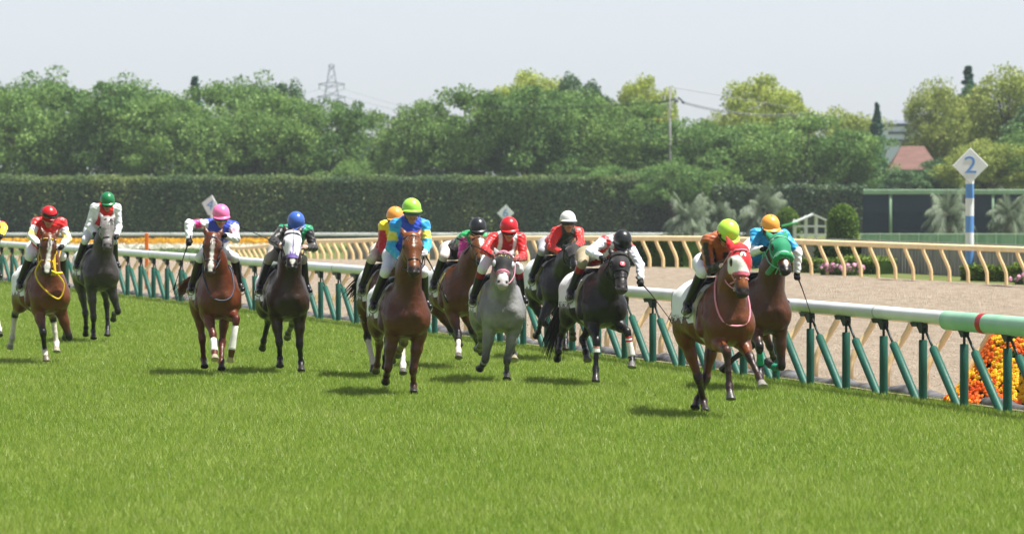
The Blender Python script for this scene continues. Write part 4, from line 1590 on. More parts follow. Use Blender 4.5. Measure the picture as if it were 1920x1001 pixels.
    FS.cap((-.22, 0, 1.585 + D), (-.14, 0, 1.58 + D), .035, .03, .04, 0, 3.2)
    for s in (-1, 1):
        FS.cap((.05, s * .18, 1.53 + D), (.10, s * .285, 1.36 + D), .05, .04, .05, 0)
    v_, q_, _ = FS.mesh(1)
    raw('saddle', v_, q_, leather, root, True)
    for uu, m, nm in ((.21, girth_m, 'girth'),):
        sheet(nm, Fc, np.linspace(uu - .06, uu + .06, 4), np.radians(np.linspace(40, 320, 60)), cz, .016, .010, cmat('girth ' + sp['girth'][0], sp['girth'][1]) if sp.get('girth') else m, root)
    # bridle
    bc = sp.get('bridle', ('bridle black', (.05, .045, .04)))
    bm = cmat(*bc)
    br = empty('bridle', (0, 0, 0)); br.parent = root
    hood_off = .016 if sp.get('hood') else .004
    for nm, t, tilt, w in (('noseband', .66, .10, .011), ('browband', .11, -.12, .010)):
        e2 = nrm(f + a * tilt)
        mb = MB(); mb.loop(ring_on(F, at(t, 0, -.02), n, e2, 26, hood_off if nm == 'browband' else .005), w, 6)
        mb.build(nm, bm, br, True)
    for s in (-1, 1):
        mb = MB(); pp = []
        for t in np.linspace(.10, .83, 9):
            c = at(t, 0, -.03 - .015 * math.sin(t * 3))
            h = F.hit(c, n * s, .25)
            pp.append(c + n * s * (h + (hood_off if t < .6 else .005)))
        mb.tube(pp, .009, 6)
        mb.build('cheek_strap', bm, br, True)
        mb = MB(); c = pp[-1]
        e1, e2 = a, f
        mb.loop([c + n * s * .006 + (e1 * math.cos(t) + e2 * math.sin(t)) * .032 for t in np.linspace(0, 6.28, 14, endpoint=False)], .006, 6)
        mb.build('bit_ring', steel_m, br, True)
        hand = np.array(p['hR' if s < 0 else 'hL'])
        if sp.get('onehand') == s:
            hand = np.array(p['hL' if s < 0 else 'hR']) + np.array([.02, .03 * s, 0])
        mb = MB(); m1 = (c + hand) / 2 + np.array([0, s * .035, -.05])
        mb.tube(spl([c, c * .7 + m1 * .3 + np.array([0, s * .01, -.012]), m1, m1 * .4 + hand * .6, hand, hand + np.array([-.10, -.02 * s, -.16])]), .008, 6)
        mb.build('rein', cmat('rein ' + bc[0], bc[1]), br, True)
    # leg wraps
    for key, (wm, a0, a1, extra) in sp.get('wraps', {}).items():
        J = [np.array(q) for q in p[key]]
        kk, ft = J[1], J[2]
        mb = MB()
        rb = .046 if key[0] == 'f' else .049
        P0, P1 = kk + (ft - kk) * a0, kk + (ft - kk) * a1
        mb.tube([P0 + (P1 - P0) * t for t in (0, .03, .5, .9, .97, 1)], [rb * .9, rb, rb * .96, rb * 1.15, rb * 1.18, rb], 12)
        w_ = mb.build('leg_bandage', wm, root, True)
        for ex in extra:
            mb = MB(); Pa, Pb = P0 + (P1 - P0) * ex, P0 + (P1 - P0) * (ex + .07)
            mb.tube([Pa, Pb], rb * 1.06, 12); mb.build('tape', red_tape, w_, True)
    # hood
    h_ = sp.get('hood')
    if h_:
        Fh = Field(np.minimum(O, O + a * L) - .28, np.maximum(O, O + a * L) + .28, .009)
        head_prims(Fh, hf, .011, bool(h_.get('ears')), earlen=1.02)
        cut0 = at(h_['t1']); Fh.cut(cut0, a + f * h_.get('slant', 0))
        Fh.cut(at(-.02, 0, -.02) if not h_.get('ears') else at(-.5), -a)
        Fh.cut(at(.3, 0, -.11), -f)
        for s in (-1, 1):
            Fh.cap(at(.30, s * .128, .032), at(.34, s * .128, .032), .036, .036, 0, 0, 1, n, dent=True)
        v_, q_, t_ = Fh.mesh(1)
        tm = ((v_ - O) @ a) / L; lt = (v_ - O) @ n; fr = (v_ - O) @ f
        ed = np.min([np.linalg.norm(v_ - at(.32, s * .12, .03), axis=1) for s in (-1, 1)], 0)
        cc = np.array([lin(h_['fn'](x, y, z, e, k == 5)) for x, y, z, e, k in zip(tm, lt, fr, ed, t_)])
        hood = raw('hood', v_, q_, hood_m, root, True, cols=soften(cc, q_, 1))
        if h_.get('disc'):
            (dr, dcol, dt) = h_['disc']
            c = at(dt); h = Fh.hit(c, f, .3)
            mb = MB(); mb.tube([c + f * (h - .006), c + f * (h + .004)], [dr, dr], 20)
            dsc = mb.build('emblem', cmat('emblem ' + str(num), dcol), hood)
            if h_.get('mark'):
                mb = MB()
                for (x0, y0, x1, y1) in h_['mark'][1]:
                    q0 = c + f * (h + .006) + n * x0 * dr - a * y0 * dr; q1 = c + f * (h + .006) + n * x1 * dr - a * y1 * dr
                    mb.tube([q0, q1], dr * .16, 6)
                mb.build('emblem_mark', cmat('emblem mark ' + str(num), h_['mark'][0]), dsc)
        if h_.get('cups'):
            for s in (-1, 1):
                mb = MB(); c = at(.33, s * .112, .038)
                mb.tube([c - a * .055, c - a * .035, c, c + a * .035, c + a * .055], [.012, .034, .042, .034, .012], 12)
                mb.build('eye_cup', cmat('eye cup', (.72, .74, .76), .45), hood, True)
        if h_.get('text'):
            vs, fs = text_mesh(h_['text'], .062)
            PV = []
            for v in vs:
                c = at(.21 - v.y / L); d = nrm(f + n * (v.x / .10))
                PV.append(c + d * (Fh.hit(c, d, .3) + .012))
            raw('lettering', PV, fs, cmat('yellow lettering', (.92, .82, .30)), hood)
    if sp.get('sheepskin'):
        mb = MB(); ring = ring_on(F, at(.60, 0, -.015), n, nrm(f + a * .12), 26, .03)
        mb.loop(ring, .040, 10)
        o = mb.build('sheepskin_noseband', cmat('green sheepskin', (.03, .52, .30), .95, bump=.9, bscale=30, sheen=.3), root, True)
    if sp.get('collar'):
        c = N0 * .45 + mid * .55; ax = nrm(mid - N0 + np.array([.35, 0, -.1]))
        e2 = nrm(np.cross(ax, np.array([0, 1., 0])))
        mb = MB(); mb.loop(even(ring_on(Ft, c, (0, 1, 0), e2, 44, .026, .5), 3), .012, 6)
        mb.build('neck_strap', cmat(*sp['collar']), root, True)
    if sp.get('leadrope'):
        lm = cmat('yellow rope', (.90, .76, .16), .6)
        c0, c1 = at(.62, -.075, .0), at(.62, .085, .0)
        mb = MB()
        low = np.array([.78, .06, 1.06 + D])
        mb.tube(spl([c0, c0 + np.array([-.05, -.09, -.2]), c0 * .35 + low * .65 + np.array([-.02, -.16, -.02]), low + np.array([.03, 0, 0]), c1 * .35 + low * .65 + np.array([0, .12, .02]), c1 + np.array([-.02, .04, -.15]), c1]), .012, 7)
        mb.build('lead_rope', lm, br, True)
        mb = MB()
        for k in range(3):
            mb.tube([at(.2, .09, -.03), at(.55, .10 + .01 * k, -.02), at(.85, .13 + .012 * k, -.05), at(1.0, .10 + .03 * k, -.06)], .012, 6)
        mb.tube([at(.9, .06, .0), at(.95, .16, -.02), at(.9, .26, -.05)], .018, 7)
        mb.build('rope_coil', lm, br, True)
    # stirrups
    for s in (-1, 1):
        mb = MB(); c = Vector((.125, s * .36, 1.215 + D))
        mb.loop([c + Vector((0, math.sin(t) * .055, math.cos(t) * .06)) for t in np.linspace(0, 6.28, 14, endpoint=False)], .008, 6)
        mb.tube([c + Vector((0, 0, .06)), Vector((.12, s * .27, 1.47 + D))], .008, 5)
        mb.build('stirrup', steel_m, root, True)
    return root

# ------------------------------------------------------------------ jockeys
silk_m = vc_mat('racing silks', .42, .4, .06, 9, bump=.35, bscale=11, sheen=.25, coat=.1)
skin_m = vc_mat('skin', .55, .35, .06, 20)
breech_m = vc_mat('breeches', .6, .3, .05, 9, bump=.25, bscale=12)
boot_m = vc_mat('riding boot', .3, .5, .12, 12)
glove_m = vc_mat('glove', .65, .3, .1, 20)
cap_m = vc_mat('cap silk', .33, .45, .04, 6, bump=.1, bscale=14, coat=.15)

def build_jockey(num, p, sp):
    D = p['dz']
    rr = random.Random(100 + num)
    A = lambda k: np.array(p[k], float)
    hip, sh, hel = A('hip') - np.array([.03, 0, .05]), A('sh'), A('hel')
    sR, sL, eR, eL, hR, hL = (A(k) for k in ('sR', 'sL', 'eR', 'eL', 'hR', 'hL'))
    # shoulders: keep the girdle near the spine
    g = (sR + sL) / 2
    for q in (sR, sL):
        v = q - sh
        if np.linalg.norm(v) > .20: q[:] = sh + v / np.linalg.norm(v) * .20
        q[2] -= .022
    hz = min(hip[2], 1.90 + D)
    kn = {s: np.array([.39 + hip[0], s * .245, 1.69 + D]) for s in (-1, 1)}
    an = {s: np.array([.06, s * .335, 1.31 + D]) for s in (-1, 1)}
    toe = {s: np.array([.21, s * .37, 1.235 + D]) for s in (-1, 1)}
    heel = {s: np.array([.0, s * .34, 1.225 + D]) for s in (-1, 1)}
    hj = {s: hip + np.array([0, s * .10, 0]) for s in (-1, 1)}
    fwd = nrm((math.cos(R(sp.get('pitch', 15))), math.sin(R(sp.get('yaw', 0))), -math.sin(R(sp.get('pitch', 15)))))
    side = nrm(np.cross((0, 0, 1.0), fwd)); upv = np.cross(fwd, side)
    hc = hel - upv * .058
    neck = sh + (hc - sh) * .25
    chest = sh * .72 + hip * .28 - nrm(np.cross(sh - hip, (0, 1.0, 0))) * .02
    pts = np.array([hip, sh, hel, sR, sL, eR, eL, hR, hL] + list(toe.values()) + list(kn.values()) + list(heel.values()))
    lo, hi = pts.min(0) - .22, pts.max(0) + .25
    arms = ((sR, eR, hR, -1), (sL, eL, hL, 1))
    def torso(F, o):
        F.cap(hip, chest, .125, .135, .06, 1, 1.12, (0, 1, 0), o)
        F.cap(chest, sh - (sh - hip) * .06, .135, .11, .06, 1, 1.3, (0, 1, 0), o)
        for (s, e, h, sg) in arms:
            F.cap(sh - (sh - hip) * .06, s, .085, .060, .05, 1, 1, (0, 1, 0), o)
    def armp(F, o, cuff=1.0):
        for (s, e, h, sg) in arms:
            t0 = 10 if sg < 0 else 12
            F.cap(s, e, .058, .047, .03, t0, 1, (0, 1, 0), o)
            F.cap(e, e + (h - e) * .86 * cuff, .050, .036, .02, t0 + 1, 1, (0, 1, 0), o)
    def legp(F, o):
        for s in (-1, 1):
            F.cap(hip, hj[s], .115, .105, .06, 20, 1, (0, 1, 0), o)
            F.cap(hj[s], kn[s], .090, .058, .04, 21, 1, (0, 1, 0), o)
    def shin(F, o, f0=0.0, f1=1.0):
        for s in (-1, 1):
            P0, P1 = kn[s] + (an[s] - kn[s]) * f0, kn[s] + (an[s] - kn[s]) * f1
            r = lambda t: .058 + (.042 - .064) * t
            F.cap(P0, P1, r(f0), r(f1), .03, 22, 1, (0, 1, 0), o)
    # one continuous body
    F = Field(lo, hi, .0115)
    torso(F, -.006); armp(F, -.006); legp(F, -.006); shin(F, -.006)
    for s in (-1, 1):
        F.cap(heel[s], toe[s], .035, .03, .02, 22, 1.1, (0, 1, 0), -.006)
    F.cap(sh - (sh - hip) * .05, neck + (hc - neck) * .5, .062, .058, .03, 30)
    F.cap(hc + upv * .02 - fwd * .01, hc - upv * .015, .098, .094, .03, 30, .88, side)
    F.cap(hc - upv * .03 + fwd * .02, hc - upv * .105 + fwd * .035, .078, .048, .03, 30, .9, side)   # jaw
    F.cap(hc - upv * .028 + fwd * .088, hc - upv * .052 + fwd * .108, .012, .017, .015, 30)           # nose
    F.cap(hc - upv * .094 + fwd * .072, hc - upv * .098 + fwd * .078, .016, .014, .015, 30)            # chin
    F.cap(hc - upv * .074 + fwd * .086 - side * .022, hc - upv * .074 + fwd * .086 + side * .022, .009, .009, .006, 31)  # lips
    for s in (-1, 1):
        F.cap(hc - upv * .03 + side * s * .088, hc - upv * .055 + side * s * .088, .014, .011, .01, 30)  # ears
        F.cap(hc - upv * .004 + fwd * .092 + side * s * .036, hc - upv * .004 + fwd * .09 + side * s * .037, .014, .014, 0, 30, dent=True)
    for (s, e, h, sg) in arms:
        d = nrm(h - e)
        F.cap(e + (h - e) * .8, h, .031, .034, .02, 32)
    V, Q, T = F.mesh(1)
    C = np.tile(np.array(lin((.66, .47, .36))), (len(V), 1))
    C[T == 31] = lin((.55, .32, .28))
    C[T < 30] = lin(sp.get('under', (.55, .55, .56)))
    root = raw('person', V, Q, skin_m, None, True, cols=C)
    root.location = (p['loc'][0], p['loc'][1], 0)
    root.rotation_euler = (0, 0, R(p['phi'] - 90))
    tag(root, sp['label'], 'jockey', 'jockeys riding the racehorses')
    for s in (-1, 1):
        mb = MB(); c = hc - upv * .010 + fwd * .083 + side * s * .036
        mb.tube([c - fwd * .01, c + fwd * .004, c + fwd * .009], [.012, .011, .003], 8)
        mb.build('eye', eye_m, root, True)
    # silks
    F = Field(lo, hi, .0105)
    torso(F, .012); armp(F, .011, .98)
    F.cut(hip + (sh - hip) * -.16, hip - sh)
    V, Q, T = F.mesh(1)
    wr = .006 * np.sin(V[:, 0] * 46 + 3 * np.sin(V[:, 2] * 33 + num)) * np.sin(V[:, 1] * 52 + V[:, 2] * 28)
    Nn = np.zeros_like(V)
    fn = np.cross(V[Q[:, 1]] - V[Q[:, 0]], V[Q[:, 2]] - V[Q[:, 0]])
    for k in range(4): np.add.at(Nn, Q[:, k], fn)
    Nn /= np.maximum(np.linalg.norm(Nn, axis=1), 1e-9)[:, None]
    V = V + Nn * wr[:, None]
    C = np.zeros((len(V), 3))
    spn = sh - hip
    ts = ((V - hip) @ spn) / (spn @ spn)
    lat = V[:, 1] - (hip[1] + (sh[1] - hip[1]) * np.clip(ts, 0, 1))
    def arm_s(s, e, h):
        u = np.clip(((V - s) @ (e - s)) / ((e - s) @ (e - s)), 0, 1); v = np.clip(((V - e) @ (h - e)) / ((h - e) @ (h - e)), 0, 1)
        return u * .5 + v * .5
    aR, aL = arm_s(sR, eR, hR), arm_s(sL, eL, hL)
    rad = np.arctan2(V[:, 1], V[:, 0])
    for i in range(len(V)):
        t = T[i]
        if t in (10, 11): c = sp['sleeve'](aR[i], V[i])
        elif t in (12, 13): c = sp['sleeve'](aL[i], V[i])
        else: c = sp['body'](ts[i], lat[i], V[i])
        C[i] = lin(c)
    raw('racing_silks', V, Q, silk_m, root, True, cols=soften(C, Q, 1))
    # breeches
    F = Field(lo, hi, .0115)
    legp(F, .006)
    F.cap(hip + np.array([-.03, -.06, .01]), hip + np.array([-.03, .06, .01]), .125, .125, .05, 20, 1, (0, 1, 0), .006)
    shin(F, .006, 0, .3)
    V, Q, T = F.mesh(1)
    cb = np.tile(np.array(lin(sp['breeches'])), (len(V), 1))
    raw('breeches', V, Q, breech_m, root, True, cols=cb)
    # boots
    for s in (-1, 1):
        F = Field(np.minimum(np.minimum(kn[s], heel[s]), toe[s]) - .14, np.maximum(np.maximum(kn[s], heel[s]), toe[s]) + .14, .0105)
        P0 = kn[s] + (an[s] - kn[s]) * .10
        F.cap(P0, an[s], .066, .048, .02, 1)
        F.cap(an[s], heel[s], .045, .040, .02, 1)
        F.cap(heel[s] + np.array([0, 0, -.005]), toe[s], .040, .034, .03, 1, 1.15)
        F.cap(toe[s] + np.array([-.07, 0, .02]), an[s], .036, .045, .03, 1)
        F.cut(P0, nrm(kn[s] - an[s]))
        V, Q, T = F.mesh(1)
        cb = np.tile(np.array(lin(sp['boots'])), (len(V), 1))
        if sp.get('boottop'):
            tt = ((V - kn[s]) @ (an[s] - kn[s])) / ((an[s] - kn[s]) @ (an[s] - kn[s]))
            cb[tt < .3] = lin(sp['boottop'])
        raw('boot', V, Q, boot_m, root, True, cols=cb)
    # gloves, fingers closed on the rein or the whip
    for (sh_, e, h, sg) in arms:
        d = nrm(h - e)
        dn = nrm(np.array([.15, 0, -1.0]) - d * (np.array([.15, 0, -1.0]) @ d))
        w = np.cross(d, dn)                      # across the knuckles
        F = Field(h - .15, h + .15, .0058)
        F.cap(h - d * .075, h - d * .02, .034, .034, .012, 1)
        F.cap(h - d * .02, h + d * .035, .030, .034, .015, 1, 1.25, w)
        for k, (l, r) in enumerate(((.034, .0115), (.038, .0120), (.036, .0115), (.029, .010))):
            kx = w * (k - 1.5) * .0195
            b = h + d * .052 + kx - dn * .012
            m1 = b + d * .020 + dn * l * .8
            m2 = m1 - d * .030 + dn * .008
            m3 = m2 - d * .014 - dn * .012
            F.cap(h + d * .02 + kx * .9, b, r * 1.15, r * 1.08, .006, 1)
            F.cap(b, m1, r * 1.08, r, .003, 1); F.cap(m1, m2, r, r * .95, .003, 1); F.cap(m2, m3, r * .95, r * .85, .002, 1)
        ins = -np.sign(sg) if sg else 1
        wi = w if (w @ np.array([0, -sg, 0])) > 0 else -w
        b = h - d * .015 + wi * .030
        m1 = b + d * .032 + wi * .016 + dn * .010
        m2 = m1 + d * .022 - wi * .014 + dn * .020
        F.cap(b, m1, .0135, .0125, .006, 1); F.cap(m1, m2, .0125, .010, .003, 1)
        V, Q, T = F.mesh(1)
        cb = np.tile(np.array(lin(sp['gloves'])), (len(V), 1))
        raw('glove', V, Q, glove_m, root, True, cols=cb)
    # helmet with its cap cover, peak and rim
    V, Cc = [], []
    cr, cc2 = np.array(lin(sp['cap'])), np.array(lin(sp.get('rim', sp['cap'])))
    nr, na = 12, 28
    M = np.stack([fwd, side, upv], 1)
    for i in range(nr + 1):
        th = R(2 + 100 * i / nr)
        for k in range(na):
            ph = 6.2832 * k / na
            x, y, z = math.sin(th) * math.cos(ph), math.sin(th) * math.sin(ph), math.cos(th)
            fl = 1 + (.03 if i >= nr - 1 else 0)
            q = np.array([x * .140 * fl - .008, y * .122 * fl, z * .126 + .0])
            if z < 0 and x < 0: q[2] *= 1.6
            q[:2] *= 1 + .004 * math.cos(6 * ph) * math.sin(th)
            V.append(hel + M @ q); Cc.append(cr if i < nr else cc2)
    fs = grid_faces(nr + 1, na, True) + [tuple(range(na))[::-1], tuple(range(nr * na, (nr + 1) * na))]
    hm = raw('helmet', V, fs, cap_m, root, True, cols=np.array(Cc))
    V = []
    for lay in (0, .008):
        for r_ in (.0, .5, 1):
            for k in range(13):
                ph = R(-62 + 124 * k / 12)
                rad = 1.0 + .34 * r_ * math.cos(ph) ** .7
                V.append(hel + M @ np.array([math.cos(ph) * .138 * rad - .006, math.sin(ph) * .121 * rad, -.016 - .020 * r_ + lay]))
    g0 = grid_faces(3, 13)
    fs = [f_[::-1] for f_ in g0] + [tuple(q + 39 for q in f_) for f_ in g0]
    for k in range(12): fs.append((26 + k, 27 + k, 66 + k, 65 + k))
    pk = raw('cap_peak', V, fs, cap_m, hm, True, cols=np.tile(cr * .8, (len(V), 1)))
    mb = MB(); mb.tube([hel + upv * .122, hel + upv * .134], [.014, .006], 10)
    o = mb.build('cap_button', cmat('cap button', (.5, .5, .5)), hm, True)
    # goggles: on the eyes, or pushed up on the helmet
    gz_ = -.012 if not sp.get('gogup') else .075
    ctr = hc + upv * gz_ if not sp.get('gogup') else hel + upv * .035
    ra, rb = (.108, .096) if not sp.get('gogup') else (.139, .122)
    V = []
    for lay in (0, .012):
        for zz in (-.026, -.012, .012, .024):
            for k in range(15):
                ph = R(-64 + 128 * k / 14)
                dip = .012 * math.exp(-(ph / .18) ** 2) if zz < -.02 else 0
                s_ = 1 - (.03 if abs(zz) > .02 else 0)
                V.append(ctr + M @ np.array([math.cos(ph) * (ra + lay) * s_, math.sin(ph) * (rb + lay) * s_, zz + dip]))
    nq = 60
    g0 = grid_faces(4, 15)
    fs = [f_[::-1] for f_ in g0] + [tuple(q + nq for q in f_) for f_ in g0]
    gg = raw('goggles', V, fs, cmat('goggle lens ' + str(sp.get('lens', 'dark')), (.10, .11, .12) if sp.get('lens', 'dark') == 'dark' else (.42, .48, .50), .12, spec=.8), root, True)
    mb = MB()
    mb.loop([ctr + M @ np.array([math.cos(t) * (ra + .012), math.sin(t) * (rb + .012), 0.0]) for t in np.linspace(0, 6.283, 28, endpoint=False)], .007, 5)
    mb.build('strap', cmat('goggle strap', (.10, .10, .11)), gg, True)
    # chin strap
    mb = MB()
    mb.tube([hc + side * .098 + upv * .02, hc + side * .082 - upv * .07 + fwd * .02, hc - upv * .128 + fwd * .05, hc - side * .082 - upv * .07 + fwd * .02, hc - side * .098 + upv * .02], .006, 5)
    mb.build('chin_strap', cmat('goggle strap', (.10, .10, .11)), root, True)
    # whip held in a hand, a thing of its own
    if sp.get('whip'):
        hk, tip, wl = sp['whip']
        h = hR if hk == 'R' else hL
        q = MB(); d = nrm(np.array(tip))
        b = h - d * .10 + np.array([0, 0, -.02]); e_ = h + d * .58
        bend = np.array([0, 0, -.03])
        q.tube([b, h + np.array([0, 0, -.02]), h + d * .2 + bend * .3, h + d * .42 + bend, e_ + bend * 1.6], [.013, .012, .008, .006, .005], 7)
        o = q.build('riding_whip', leather, None, True)
        o.location = root.location; o.rotation_euler = root.rotation_euler
        tag(o, wl, 'whip', 'whips held by the jockeys')
        q = MB(); q.tube([e_ + bend * 1.6, e_ + bend * 2 + d * .10], [.012, .015], 6)
        q.build('flap', cmat('whip flap ' + sp.get('flap', 'black'), (.05, .05, .05) if sp.get('flap', 'black') == 'black' else (.88, .88, .88)), o, True)
    return root
